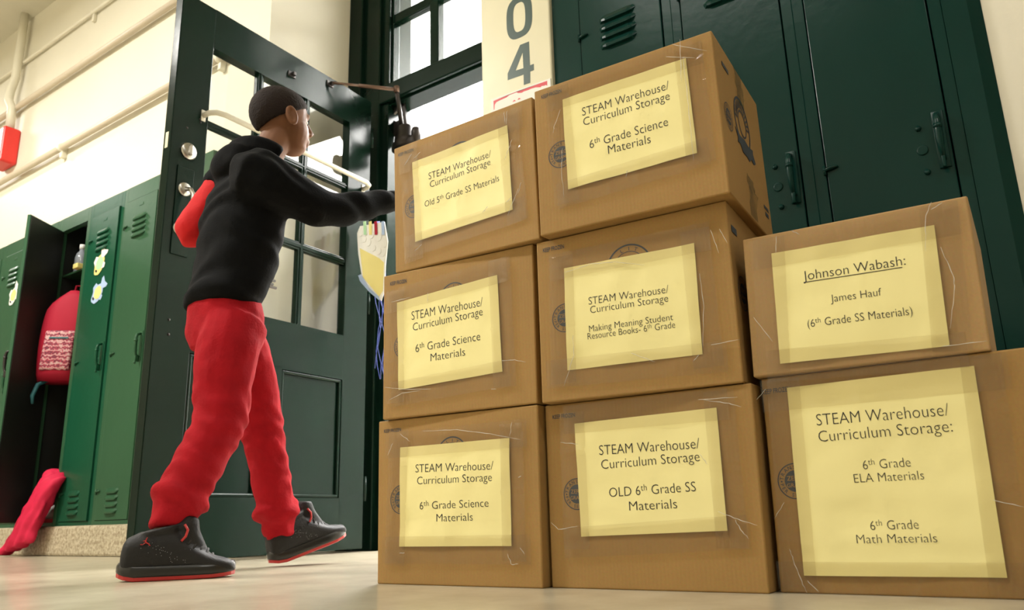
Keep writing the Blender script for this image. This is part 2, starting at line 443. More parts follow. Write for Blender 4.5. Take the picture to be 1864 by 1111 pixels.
br.box((0, 0.112, 1.552), (0.004, 0.130, 1.596), 0.001).box((0, 0.955, 1.552), (0.004, 0.973, 1.596), 0.001)
br.tube([(0.003, 0.121, 1.575), (0.030, 0.124, 1.578), (0.052, 0.140, 1.580), (0.062, 0.170, 1.580), (0.062, 0.92, 1.578), (0.050, 0.950, 1.577), (0.028, 0.962, 1.576), (0.003, 0.964, 1.575)], 0.0105, 12)
br.build('push_bar', M['barwhite'], door, True)
for y in (0.52, 0.738):
    hk = MB()
    z = 1.94 if y < .6 else 2.0
    hk.box((0, y-0.02, z-0.012), (0.006, y+0.02, z+0.012), 0.002).box((0.004, y-0.006, z-0.008), (0.022, y+0.010, z+0.008), 0.003)
    hk.build('hook', M['iron'], door)
for z in (0.25, 1.05, 1.85): MB().lathe([(0.009, z-0.05), (0.009, z+0.05)], (-0.002, DL+0.008, 0), 'z', 12).build('hinge', M['greenD'], door, True)
for (y, z) in ((0.055, 0.79), (0.058, 0.74), (0.11, 1.555), (0.112, 1.545), (0.06, 1.50)): MB().lathe([(0.0, 0.003), (0.004, 0.002), (0.005, 0.0)], (0, y, z), 'x', 10).build('screw', M['iron'], door, True)

# door closer on the frame head, its arm reaching the leaf
cl = thing('door_closer', 'dark iron door closer on the frame head, arm reaching to the open door', 'door closer', (-2.29, 2.47, 1.84))
def C(p): return local(cl, p)
pl = MB()
def P2(px): return C(on_y(px, 2.50))
outer = [P2(p) for p in ((678, 205), (735, 186), (742, 235), (741, 262), (720, 262), (718, 246), (700, 240), (688, 258), (679, 262))]
h1 = [C(on_y((723, 211), 2.50)) + Vector((0.028*math.cos(a), 0, 0.028*math.sin(a))) for a in [2*PI*k/20 for k in range(20)]]
h2 = [C(on_y((698.5, 227), 2.50)) + Vector((0.017*math.cos(a), 0, 0.017*math.sin(a))) for a in [2*PI*k/16 for k in range(16)]]
pl.prism(outer, (0, 0.012, 0), [h1, h2]).build('mounting_plate', M['iron'], cl)
b0 = C(on_y((738, 250), 2.47))
bd = MB().lathe([(0.0, 0.055), (0.030, 0.055), (0.036, 0.047), (0.038, 0.0), (0.050, -0.01), (0.052, -0.05), (0.0, -0.055)], b0, 'z', 24)
bd.box(b0+Vector((-0.06, -0.035, -0.075)), b0+Vector((0.085, 0.035, -0.02)), 0.012)
bd.lathe([(0, 0.02), (0.018, 0.018), (0.022, 0.0), (0.022, -0.05)], b0+Vector((0.075, -0.01, 0)), 'z', 16)
bd.build('closer_body', M['iron'], cl, True)
el = C(on_y((722, 163), 2.36)); s0 = b0 + Vector((-0.005, -0.02, 0.05))
leafp = C((DX + 0.02 - math.sin(DTH)*0.738, DY + math.cos(DTH)*0.738, 2.0))
MB().tube([s0, s0+(el-s0)*0.5, el], 0.010, 10).build('lever', M['iron'], cl, True)
MB().tube([el, el+(leafp-el)*0.6], 0.0085, 10).tube([el+(leafp-el)*0.55, leafp], 0.006, 10).lathe([(0.013, -0.012), (0.013, 0.014)], el, 'z', 14).build('arm', M['rust'], cl, True)

# room number board on the wall right of the door
XB0, XB1 = on_y((875, 50), 1.915).x, on_y((1001, 50), 1.915).x
bd = thing('room_number_board', 'tall cream board with green 0 and 4, between doorway and dark lockers', 'sign', (XB0, 1.915, 0.145))
MB().box((0, 0, 0.0), (XB1-XB0, 0.034, 3.0), 0.006, 3).build('board', M['signpaint'], bd)
def Z5(x, y): return local(bd, on_y((860+x/5.555, y/5.555), 1.915))
four = [Z5(*p) for p in ((483,455),(572,420),(583,662),(620,646),(622,710),(585,724),(585,838),(520,860),(518,755),(357,812),(357,745))]
hole = [Z5(*p) for p in ((508,530),(516,690),(437,715))]
MB().prism([Vector((p.x, -0.0006, p.z)) for p in four], (0, 0.0012, 0), [[Vector((p.x, -0.0006, p.z)) for p in hole]]).build('digit', M['digit'], bd)
l0, r0 = Z5(346, 250).x, Z5(607, 190).x; zb = Z5(450, 395).z
h4 = Z5(540, 440).z - Z5(552, 850).z
def sup(cx, cz, a, b, n=36, e=2.9):
    o = []
    for k in range(n):
        t_ = 2*PI*k/n; c, s_ = math.cos(t_), math.sin(t_)
        o.append(Vector((cx + a*math.copysign(abs(c)**(2/e), c), -0.0006, cz + b*math.copysign(abs(s_)**(2/e), s_))))
    return o
cx, cz = (l0+r0)/2, zb + h4*0.53
MB().prism(sup(cx, cz, (r0-l0)/2, h4*0.53), (0, 0.0012, 0), [sup(cx, cz, (r0-l0)/2*0.47, h4*0.53*0.70)]).build('digit', M['digit'], bd)

po = thing('torn_poster', 'red bordered paper notice taped on the cream board under the 4', 'poster', (0, 1.912, 0))
def Z6(x, y, dy=0.0): q = on_y((860+x/5.555, y/5.555), 1.912); return Vector((q.x, dy, q.z))
a, b = Z6(185, 1008), Z6(788, 790)
dn = Vector((0, 0, -0.24))
MB().prism([a, b, b+dn, a+dn], (0, 0.002, 0)).build('sheet', M['paperwhite'], po)
up = [Z6(213, 1022), Z6(755, 818)]
low = [Z6(*p) for p in ((757,868),(742,858),(728,866),(700,870),(690,882),(640,884),(600,895),(560,912),(520,925),(500,938),(462,942),(440,930),(400,945),(370,965),(345,985),(300,1005),(262,1022),(240,1035),(225,1060),(222,1111),(216,1111))]
ring = [Vector((p.x, -0.0004, p.z)) for p in up+low]
rb = MB().prism(ring, (0, 0.0004, 0))
for xs, zs in (((405, 440), (1018, 1032)), ((455, 490), (998, 1012))):
    rb.prism([Z6(xs[0], zs[1], -0.0004), Z6((xs[0]+xs[1])/2, zs[0]-8, -0.0004), Z6(xs[1], zs[1]-12, -0.0004)], (0, 0.0004, 0))
rb.build('red_border', M['redink'], po)

# ------------------------------------------------------------------ lockers
PIT, DWD, ST = 0.333, 0.275, 0.029
ZB, ZT, ZH = 0.155, 1.697, 1.775               # door bottom, door top, header top
def louvers(mb, xc, z0, n, wd_, dz, y=-0.003):
    for k in range(n):
        z = z0 - k*dz; rs = []
        for i in range(11):
            t_ = i/10; x = xc - wd_/2 + wd_*t_
            e = min(1.0, math.sin(PI*t_)*2.2)**0.7 if 0 < t_ < 1 else 0.02
            rs.append([(x, y+0.004, z-0.016), (x, y-0.011*e, z-0.013*e-0.002), (x, y-0.012*e, z-0.008*e), (x, y-0.004*e, z+0.008*e), (x, y+0.004, z+0.012)])
        mb.rings(rs)
def handle(mb, x, z, y=-0.003):
    mb.tube([(x, y, z+0.060), (x, y-0.022, z+0.052), (x, y-0.027, z+0.035), (x, y-0.027, z), (x, y-0.025, z-0.028), (x, y-0.020, z-0.045), (x, y, z-0.052)], [0.005, 0.007, 0.008, 0.0085, 0.007, 0.006, 0.005], 10)
    mb.lathe([(0.0095, z+0.018), (0.0095, z+0.028)], (x, y-0.027, 0), 'z', 10)
    mb.box((x-0.004, y-0.024, z-0.075), (x+0.004, y-0.006, z-0.045), 0.002)
    mb.box((x-0.012, y-0.004, z-0.07), (x+0.012, y+0.002, z+0.07), 0.001)
def make_locker(xl, label, group, m, doorm, hx=0.0, pad_l=ST, pad_r=ST, open_deg=0.0, opened=False, name='locker'):
    """xl: world x of the door's left edge; local origin there, y = 0 on the locker front"""
    r = thing(name, label, 'locker', (xl, YL, 0.135), 0, group)
    zo = -0.135
    fr = MB()
    fr.box((-pad_l, 0, 0.0), (-0.001, 0.03, ZH+zo), 0.0012, 1).box((DWD+0.001, 0, 0.0), (DWD+pad_r, 0.03, ZH+zo), 0.0012, 1)
    fr.box((-0.001, 0, ZT+zo+0.002), (DWD+0.001, 0.03, ZH+zo), 0).box((-0.001, 0, 0.0), (DWD+0.001, 0.03, ZB+zo-0.002), 0)
    fr.build('locker_frame', m, r)
    bx = MB()
    bx.box((-0.025, 0.03, 0), (-0.023, 0.40, ZH+zo)).box((DWD+0.023, 0.03, 0), (DWD+0.025, 0.40, ZH+zo)).box((-0.025, 0.398, 0), (DWD+0.025, 0.40, ZH+zo))
    bx.box((-0.025, 0.03, 0.01), (DWD+0.025, 0.40, 0.013)).box((-0.025, 0.03, ZH+zo-0.004), (DWD+0.025, 0.40, ZH+zo))
    bx.build('locker_body', M['dark'], r)
    if opened: MB().box((-0.023, 0.04, 1.452+zo), (DWD+0.023, 0.398, 1.462+zo)).build('shelf', m, r)
    # door, hinged on its left edge
    d0 = MB().box((0.002, -0.003, ZB+zo), (DWD-0.002, 0.016, ZT+zo), 0.002, 2)
    dr = d0.build('door', doorm, r)
    for z_, w_, d_ in ((1.595, 0.125, 0.030), (0.285, 0.105, 0.029)):
        lv = MB(); louvers(lv, DWD/2-0.005, z_+zo, 4, w_, d_); lv.build('louver_vent', doorm, dr)
    if opened: MB().box((0.006, 0.0162, ZB+zo+0.006), (DWD-0.006, 0.018, ZT+zo-0.006)).build('door_shade_sheet', M['dark'], dr)  # near-black sheet added as the shade on the door's inner face
    hd_ = MB(); handle(hd_, DWD-0.020, 0.925+zo); hd_.build('handle', doorm if not opened else M['iron'], dr, True)
    for (x, z) in ((DWD-0.062, 0.965), (DWD-0.058, 0.855)): MB().lathe([(0.0, -0.010), (0.006, -0.009), (0.0075, -0.003), (0.0075, 0)], (x, 0, z+zo), 'y', 12).build('lock_stud', doorm, dr, True)
    MB().lathe([(0.009, -0.0045), (0.0125, -0.0045), (0.0125, 0.0)], (DWD-0.060, 0, 0.91+zo), 'y', 18).build('lock_cover', doorm, dr, True)
    npl = MB().box((DWD/2-0.018, -0.0042, 1.650+zo), (DWD/2+0.018, -0.002, 1.664+zo), 0.001).build('number_plate', doorm, dr)
    for z in (0.28, 0.92, 1.56):
        hg_ = MB().lathe([(0.004, -0.012+z+zo), (0.004, 0.012+z+zo)], (-0.002, -0.006, 0), 'z', 8)
        hg_.tube([(-0.004, -0.006, z+zo), (0.012, -0.008, z+zo+0.003), (0.030, -0.007, z+zo+0.004)], [0.004, 0.0055, 0.0025], 8)
        hg_.build('hinge', doorm, dr, True)
    if open_deg: dr.rotation_euler = (0, 0, math.radians(-open_deg))
    return r
GL = 'lockers along the far corridor wall'
XD = {1: -4.716, 2: -4.383, 3: -4.050, 4: -3.717, 5: -3.384}
make_locker(XD[1]-2*PIT, 'green locker cut off at the photo edge, beyond the single fish locker', GL, M['greenL'], M['greenL'])
make_locker(XD[1]-PIT, 'closed green locker with a single pale fish cutout, beyond the swung-out locker door', GL, M['greenL'], M['greenL'])
make_locker(XD[1], 'green locker almost wholly hidden behind the swung-out locker door', GL, M['greenL'], M['greenL'])
ft = on_z((57, 393), ZT); hp = Vector((XD[2], YL, 0))
ang = math.degrees(math.atan2(-(ft.y-hp.y), ft.x-hp.x))
OPEN = max(60, min(115, ang))
make_locker(XD[2], 'open green locker with its door swung out, red backpack hanging inside', GL, M['greenL'], M['greenL'], open_deg=OPEN, opened=True)
make_locker(XD[3], 'green locker with two fish cutouts on its door, next to the open one', GL, M['greenV'], M['greenV'], open_deg=1.2)
make_locker(XD[4], 'plain green locker between the fish locker and the open classroom door', GL, M['greenL'], M['greenL'])
make_locker(XD[5], 'green locker seen through the glass of the open classroom door', GL, M['greenL'], M['greenL'], pad_r=0.10)
GR = 'dark lockers behind the boxes'
XE = {1: -1.077, 2: -0.744, 3: -0.411}
make_locker(XE[1], 'shaded green locker beside the number board, louvers above the topmost box', GR, M['greenR'], M['greenR'], pad_l=0.100)
make_locker(XE[2], 'shaded green locker directly behind the tallest box stack, between two others', GR, M['greenR'], M['greenR'])
make_locker(XE[3], 'shaded green locker whose handle shows above the box with the underlined label', GR, M['greenR'], M['greenR'])
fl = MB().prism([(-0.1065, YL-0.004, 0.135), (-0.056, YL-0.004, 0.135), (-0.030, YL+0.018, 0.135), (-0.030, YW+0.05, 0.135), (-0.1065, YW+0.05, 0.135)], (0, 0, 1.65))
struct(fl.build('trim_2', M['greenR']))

# pipes on the far wall
def hpipe(label, p0, p1, y, r, m, joint=None):
    a, b = on_y(p0, y), on_y(p1, y); z = (a.z+b.z)/2
    o = thing('wall_pipe', label, 'pipe', (a.x-5.0, y, z), 0, 'pipes along the far wall')
    MB().tube([(0, 0, 0), (XR0-a.x+5.0-0.05, 0, 0)], r, 12).build('pipe', m, o, True)
    for x in (joint or []):
        bk = MB().lathe([(r*1.0, -0.012), (r*1.35, -0.010), (r*1.35, 0.010), (r*1.0, 0.012)], (x-a.x+5.0, 0, 0), 'x', 14).box((x-a.x+5.0-0.012, 0, -0.06), (x-a.x+5.0+0.012, YW-y, 0.01), 0.003)
        bk.build('clip', M['pipe_light'], o, True)
hpipe('lower cream pipe running along the far wall above the lockers', (0, 338), (308, 151), YW-0.032, 0.018, M['pipe'], [on_y((112, 272), YW-0.03).x, -3.0])
hpipe('upper thick cream pipe running along the far wall', (0, 216), (324, 1), YW-0.032, 0.018, M['pipe'], [-3.0])
hpipe('thin pale pipe just below the ceiling on the far wall', (30, 117), (210, 1), YW-0.02, 0.010, M['pipe_light'], [on_y((170, 20), YW-0.02).x])
vp = [on_y(p, YW-0.055) for p in ((45, 38), (33, 100), (24, 130), (15, 175), (12, 190), (14, 205), (15, 220), (8, 250))]
co = thing('conduit', 'cream conduit dropping from the ceiling to the red alarm box', 'conduit', tuple(vp[-1]))
zt = [CEIL+0.01, 3.1, 2.98, 2.86, 2.80, 2.74, 2.68, 2.60]
xs = vp[1].x
az = on_y((8, 268), YW-0.06)
pth = [Vector((xs, YW-0.05, z)) for z in (CEIL, 3.2, 2.95)] + [Vector((xs-0.02, YW-0.06, 2.86)), Vector((xs+0.0, YW-0.07, 2.78)), Vector((xs+0.03, YW-0.055, 2.72)), Vector((xs+0.03, YW-0.05, az.z+0.122))]
MB().tube([p - co.location for p in pth], 0.026, 14).build('pipe', M['pipe_light'], co, True)
az = on_y((8, 268), YW-0.06)
al = thing('fire_alarm_box', 'red fire alarm box under the cream conduit on the far wall', 'fire alarm', (az.x-0.02, YW, az.z))
MB().box((-0.10, -0.10, -0.12), (0.085, 0, 0.12), 0.014, 3).build('housing', M['alarm'], al)
k = MB()
for (x0, z0, x1, z1) in ((-0.06, 0.07, -0.05, 0.01), (-0.035, 0.06, -0.03, 0.03), (-0.06, 0.01, -0.03, 0.0), (-0.02, 0.07, -0.01, 0.02), (-0.04, -0.07, 0.0, -0.085)): k.box((x0, -0.1012, z0), (x1, -0.0995, z1))
k.build('white_marking', M['paperwhite'], al)

# fish cutouts on lockers -------------------------------------------------
def fish(px, s, body, fin, back, label, rot, root_y, flip=1):
    c = on_y(px, root_y)
    r = thing('fish_cutout', label, 'paper fish', (c.x, root_y, c.z), 0, 'paper fish stuck on the lockers')
    R2 = Matrix.Rotation(rot, 3, 'Y')
    def poly(pts, y, dz=0.0012): return [R2 @ Vector((p[0]*s*flip, y, p[1]*s)) for p in pts]
    out = [(0.62*math.cos(a)*(1+0.05*math.sin(5*a)), 0.42*math.sin(a)*(1+0.05*math.cos(7*a))) for a in [2*PI*k/28 for k in range(28)]]
    tail = [(0.45, 0.12), (0.80, 0.38), (0.98, 0.34), (0.88, 0.0), (0.98, -0.34), (0.80, -0.36), (0.45, -0.12)]
    topf = [(-0.25, 0.33), (-0.1, 0.62), (0.25, 0.60), (0.32, 0.30)]
    botf = [(-0.1, -0.33), (0.05, -0.58), (0.3, -0.52), (0.28, -0.28)]
    MB().prism(poly(out, 0), (0, -0.0012, 0)).build('body_panel', back, r)
    fm = MB()
    for q in (tail, topf, botf): fm.prism(poly(q, -0.0004), (0, -0.0010, 0))
    fm.build('fin', fin, r)
    MB().prism(poly([(p[0]*0.60+0.08, p[1]*0.82) for p in out], -0.0016), (0, -0.0006, 0)).build('stripe', body, r)
    MB().prism(poly([(-0.40+0.07*math.cos(a), 0.05+0.11*math.sin(a)) for a in [2*PI*k/12 for k in range(12)]], -0.0020), (0, -0.0006, 0)).build('eye', M['ink'], r)
fish((181, 482), 0.095, M['palegreen'], M['paperwhite'], M['yellow'], 'yellow and green paper fish, upper of two on the locker beside the open one', math.radians(-60), YL-0.0085)
fish((177, 535), 0.095, M['yellow'], M['paleblue'], M['paleblue'], 'blue and yellow paper fish, lower of two on the locker beside the open one', math.radians(-40), YL-0.0085)
fish((24, 540), 0.090, M['yellow'], M['paperwhite'], M['paperwhite'], 'pale paper fish alone on the locker beyond the swung-out door', math.radians(-60), YL-0.005)

# things in the open locker ------------------------------------------------
lx = XD[2]
bp_ = thing('backpack', 'red backpack with patterned pocket hanging inside the open locker', 'backpack', (lx+0.155, YL+0.035, 0.855), 0.75)
rs = []
for i in range(15):
    t_ = i/14; z = t_*0.47
    hw = 0.125*(0.75+0.5*math.sin(PI*(0.15+0.6*t_)))*(1 if t_ < .75 else max(0.25, 1-((t_-.75)/.25)**2*0.75))*0.9
    dp_ = 0.105*(1-0.55*t_**3)*(0.75 if i == 0 else 1)
    ring = []
    for k in range(24):
        a_ = 2*PI*k/24; c, s_ = math.cos(a_), math.sin(a_)
        ring.append((hw*math.copysign(abs(c)**0.7, c), dp_*math.copysign(abs(s_)**0.7, s_), z))
    rs.append(ring)
lean = lambda p: Vector((p.x*0.92 - 0.12*(0.30-p.z), p.y + 0.12*(0.30-p.z), p.z))
MB().rings(rs).xf(lean).build('bag_body', M['bagred'], bp_, True)
def pattern():
    m = mat('patterned pocket', (0.35, 0.05, 0.08), 0.6)
    nt = m.node_tree; b = nt.nodes['Principled BSDF']
    tc = nt.nodes.new('ShaderNodeTexCoord'); w_ = nt.nodes.new('ShaderNodeTexWave'); w_.bands_direction = 'Z'; w_.inputs['Scale'].default_value = 14; w_.inputs['Distortion'].default_value = 6; w_.inputs['Detail Scale'].default_value = 6
    nt.links.new(tc.outputs['Object'], w_.inputs['Vector'])
    r_ = nt.nodes.new('ShaderNodeValToRGB'); r_.color_ramp.elements[0].color = (0.12, 0.02, 0.04, 1); r_.color_ramp.elements[1].color = (0.55, 0.38, 0.36, 1)
    e = r_.color_ramp.elements.new(0.5); e.color = (0.5, 0.03, 0.08, 1)
    nt.links.new(w_.outputs['Fac'], r_.inputs['Fac']); nt.links.new(r_.outputs['Color'], b.inputs['Base Color'])
    return m
pk = MB().box((-0.080, -0.112, 0.045), (0.080, -0.080, 0.25), 0.014, 3).xf(lean).build('pocket', pattern(), bp_, True)
MB().box((-0.05, -0.116, 0.205), (0.05, -0.109, 0.212)).xf(lean).build('zipper', M['teal'], pk)
MB().tube([(-0.07, 0.02, 0.02), (-0.115, -0.03, -0.02), (-0.125, -0.05, -0.08), (-0.12, -0.05, -0.12)], [0.01, 0.011, 0.010, 0.006], 8).build('strap', M['teal'], bp_, True)
MB().tube([(-0.03, 0.06, 0.45), (-0.02, 0.06, 0.53), (0.02, 0.06, 0.53), (0.03, 0.06, 0.45)], 0.007, 8).tube([(0, 0.06, 0.53), (0.08, 0.16, 0.545), (0.235, 0.254, 0.545)], 0.005, 8).build('hanging_loop', M['bagred'], bp_, True)

bo = thing('bottle', 'clear bottle standing on the shelf of the open locker', 'bottle', (on_y((147, 480), YL+0.085).x, YL+0.085, 1.4625))
MB().lathe([(0.0, 0), (0.030, 0), (0.032, 0.006), (0.032, 0.09), (0.026, 0.115), (0.013, 0.130), (0.013, 0.145)], n=24).build('bottle_body', M['bottle'], bo, True)
MB().lathe([(0.0, 0.142), (0.015, 0.142), (0.015, 0.168), (0.0, 0.168)], n=20).build('cap', M['paperwhite'], bo, True)
bxx = on_y((141, 490), YL+0.03).x
tb = MB().box((bxx-0.025, YL+0.015, 1.4625), (bxx+0.025, YL+0.048, 1.490), 0.004).build('tissue_box', M['yellow'])
tag(tb, 'small pale box beside the bottle on the locker shelf', 'box')

def remesh(mbs, voxel, smooth_it=6, disp=None, fac=0.5):
    me = bpy.data.meshes.new('tmp'); mb = mbs
    me.from_pydata(mb.v, [], mb.f)
    bm = bmesh.new(); bm.from_mesh(me); bmesh.ops.recalc_face_normals(bm, faces=bm.faces[:]); bm.to_mesh(me); bm.free()
    o = bpy.data.objects.new('tmp', me); COL.objects.link(o)
    md = o.modifiers.new('r', 'REMESH'); md.mode = 'VOXEL'; md.voxel_size = voxel; md.use_smooth_shade = True
    if smooth_it:
        s_ = o.modifiers.new('s', 'SMOOTH'); s_.iterations = smooth_it; s_.factor = fac
    dg = bpy.context.evaluated_depsgraph_get(); dg.update()
    m2 = bpy.data.meshes.new_from_object(o.evaluated_get(dg))
    bpy.data.objects.remove(o); bpy.data.meshes.remove(me)
    if disp:
        ns = [v.normal.copy() for v in m2.vertices]
        for v, n in zip(m2.vertices, ns): v.co = v.co + disp(v.co.copy(), n)
    for p in m2.polygons: p.use_smooth = True
    return m2
def mesh_obj(name, me, m, parent=None):
    me.materials.clear(); me.materials.append(m); me.name = name
    o = bpy.data.objects.new(name, me); COL.objects.link(o)
    if parent: o.parent = parent
    return o
def ell(mb, c, r, n=16, k=10, R3=None):
    rs = []
    for i in range(k+1):
        t_ = PI*i/k; ring = []
        rr = max(math.sin(t_), 0.02)
        for j in range(n):
            a_ = 2*PI*j/n; p = Vector((r[0]*rr*math.cos(a_), r[1]*rr*math.sin(a_), -r[2]*math.cos(t_)))
            if R3: p = R3 @ p
            ring.append(Vector(c)+p)
        rs.append(ring)
    return mb.rings(rs)

# pink-red garment spilling from the open locker to the floor
ga = MB()
gp = [((101, 858), 1.955, 0.045, 0.05), ((96, 878), 1.90, 0.085, 0.05), ((78, 905), 1.875, 0.095, 0.045), ((62, 935), 1.86, 0.105, 0.042), ((48, 962), 1.85, 0.115, 0.042), ((36, 985), 1.845, 0.135, 0.040), ((26, 1002), 1.84, 0.150, 0.034)]
rs = []
for (px, y, rx, ry) in gp:
    c = on_y(px, y); ring = []
    for k in range(20):
        a_ = 2*PI*k/20; wv = 1+0.10*math.sin(5*a_+px[1]*0.05)
        ring.append((c.x+rx*wv*math.cos(a_), c.y+ry*wv*math.sin(a_), max(0.004, c.z + 0.25*rx*math.cos(a_))))
    rs.append(ring)
ga.rings(rs)
lowz = min(p[2] for p in ga.v)
def gd(p, n):
    q = n*(0.008*noise.noise(p*22)+0.006*math.sin((p.x-0.6*p.z)*95))
    if p.z+q.z < 0.002: q.z = 0.002-p.z
    return q
me = remesh(ga, 0.010, 4, gd)
tag(mesh_obj('jacket', me, M['pinkred']), 'pink red jacket spilling from the open locker onto the floor', 'jacket')
def sneaker(loc, rz, label, m):
    r = thing('sneaker', label, 'shoe', loc, rz, 'shoes at the bottom of the open locker')
    mb = MB(); rs = []
    for i in range(13):
        t_ = i/12; x = -0.11+0.22*t_; hw = 0.036*(1-0.5*abs(t_-0.6)**1.6*2)*(0.75 if i in (0, 12) else 1); h = 0.085*(1-t_)**0.6+0.032
        rs.append([(x, -hw, 0.02), (x, -hw*0.9, h*0.7), (x, -hw*0.4, h), (x, hw*0.4, h), (x, hw*0.9, h*0.7), (x, hw, 0.02)])
    mb.rings(rs).build('upper', m, r, True)
    mb = MB(); mb.rings([[(p[0]*1.03, p[1]*1.12, z) for p in [(q[0][0], q[0][1]) for q in rs]+[(q[5][0], q[5][1]) for q in reversed(rs)]] for z in (0, 0.022)]).build('sole', M['redink'] , r)
sneaker((lx+0.185, YL+0.055, 0.149), math.radians(200), 'white and red sneaker lowest at the bottom of the open locker', M['shoewhite'])
sneaker((lx+0.19, YL+0.07, 0.268), math.radians(190), 'pale sneaker stacked on the other shoe inside the open locker', M['shoewhite'])

# ------------------------------------------------------------------ boxes
BX = {  # pos x, y, yaw, depth, base z (front), front corners (u, z) TL TR BR BL
 'A': (-1.180, 1.181, 0.0351, 0.30, [(-0.002, 0.317), (0.384, 0.3145), (0.382, 0.0), (0.001, 0.0)]),
 'B': (-0.792, 1.213, 0.0313, 0.30, [(-0.001, 0.3135), (0.379, 0.3125), (0.373, 0.0), (0.000, 0.0)]),
 'C': (-0.424, 1.250, 0.0087, 0.32, [(0.0180, 0.3210), (0.383, 0.3210), (0.383, 0.0), (0.0130, 0.0)]),
 'D': (-1.161, 1.170, 0.0640, 0.30, [(-0.002, 0.6240), (0.3675, 0.6205), (0.3655, 0.3165), (0.001, 0.3178)]),
 'E': (-0.781, 1.186, 0.0941, 0.32, [(0.000, 0.6165), (0.360, 0.6205), (0.359, 0.3140), (0.000, 0.3140)]),
 'F': (-0.409, 1.233, 0.0471, 0.29, [(0.003, 0.5505), (0.328, 0.5470), (0.3225, 0.3215), (-0.003, 0.3215)]),
 'G': (-1.136, 1.173, 0.0206, 0.30, [(-0.005, 0.9160), (0.361, 0.9195), (0.367, 0.6215), (0.004, 0.6250)]),
 'H': (-0.759, 1.164, 0.0876, 0.306, [(0.000, 0.9170), (0.352, 0.9245), (0.355, 0.6210), (0.002, 0.6185)]),
}
Z7 = lambda x, y: (680+x/2.589, 700+y/2.589)
Z8 = lambda x, y: (1360+x/2.359, 640+y/2.359)
Z4 = lambda x, y: (680+x/3.269, 440+y/3.269)
Z5b = lambda x, y: (970+x/2.779, 360+y/2.779)
Z6b = lambda x, y: (1340+x/2.924, 340+y/2.924)
Z2 = lambda x, y: (690+x/3.268, 160+y/3.268)
Z3 = lambda x, y: (960+x/2.709, 40+y/2.709)
S1, S2 = 'STEAM Warehouse/', 'Curriculum Storage'
SCI, MATL = '6^th^ Grade Science', 'Materials'
LB = {
 'A': (Z7, [(130,298),(643,253),(655,762),(125,765)], [(S1,(203,416),(569,402),38),(S2,(211,472),(563,456),36),(SCI,(223,590),(547,577),36),(MATL,(302,647),(471,642),36)], (130,543,68), ((50,229),(130,221),15), (370,340,95), (178,342,600,690)),
 'B': (Z7, [(950,186),(1618,110),(1672,690),(983,718)], [(S1,(1068,334),(1540,302),46),(S2,(1078,400),(1540,362),44),('OLD 6^th^ Grade SS',(1115,532),(1523,504),44),(MATL,(1210,596),(1435,584),44)], (960,517,75), ((845,164),(950,153),18), None, (990,225,1555,600)),
 'C': (Z8, [(173,157),(975,63),(1118,972),(247,963)], [(S1,(303,320),(870,276),50),(S2+':',(312,390),(885,345),48),('6^th^ Grade',(502,508),(705,495),40),('ELA Materials',(464,565),(763,550),38),('6^th^ Grade',(533,768),(740,762),40),('Math Materials',(475,825),(820,820),38)], (208,557,78), ((66,186),(188,170),20), None, (260,185,950,860)),
 'D': (Z4, [(142,365),(741,201),(771,775),(155,885)], [(S1,(230,468),(655,385),50),(S2,(238,533),(655,440),46),(SCI,(256,661),(640,588),48),(MATL,(347,715),(550,679),46)], (180,620,72), ((100,263),(197,244),21), (475,345,102), (190,290,685,740)),
 'E': (Z5b, [(162,360),(818,232),(860,793),(177,875)], [(S1,(288,545),(688,482),38),(S2,(296,588),(687,527),36),('Making Meaning Student',(290,682),(711,620),32),('Resource Books- 6^th^ Grade',(282,720),(722,659),32)], (165,608,73), ((52,278),(158,256),20), (488,352,118), (240,320,790,770)),
 'F': (Z6b, [(190,358),(1055,206),(1138,850),(238,945)], [('Johnson Wabash:',(362,503),(905,420),50),('James Hauf',(508,618),(777,582),40),('(6^th^ Grade SS Materials)',(385,752),(942,684),42)], None, None, None, (270,330,1020,800)),
 'G': (Z2, [(203,447),(768,226),(802,728),(222,920)], [(S1,(303,550),(672,415),40),(S2,(310,597),(670,462),38),('Old 5^th^ Grade SS Materials',(278,713),(720,556),36)], (210,705,68), ((115,411),(205,377),18), (480,440,118), (250,480,730,830)),
 'H': (Z3, [(175,385),(783,181),(840,650),(203,828)], [(S1,(275,467),(702,335),40),(S2,(281,516),(706,386),40),(SCI,(312,628),(697,514),42),(MATL,(403,655),(611,598),42)], (168,653,66), ((70,381),(168,348),18), None, (230,380,740,790)),
}
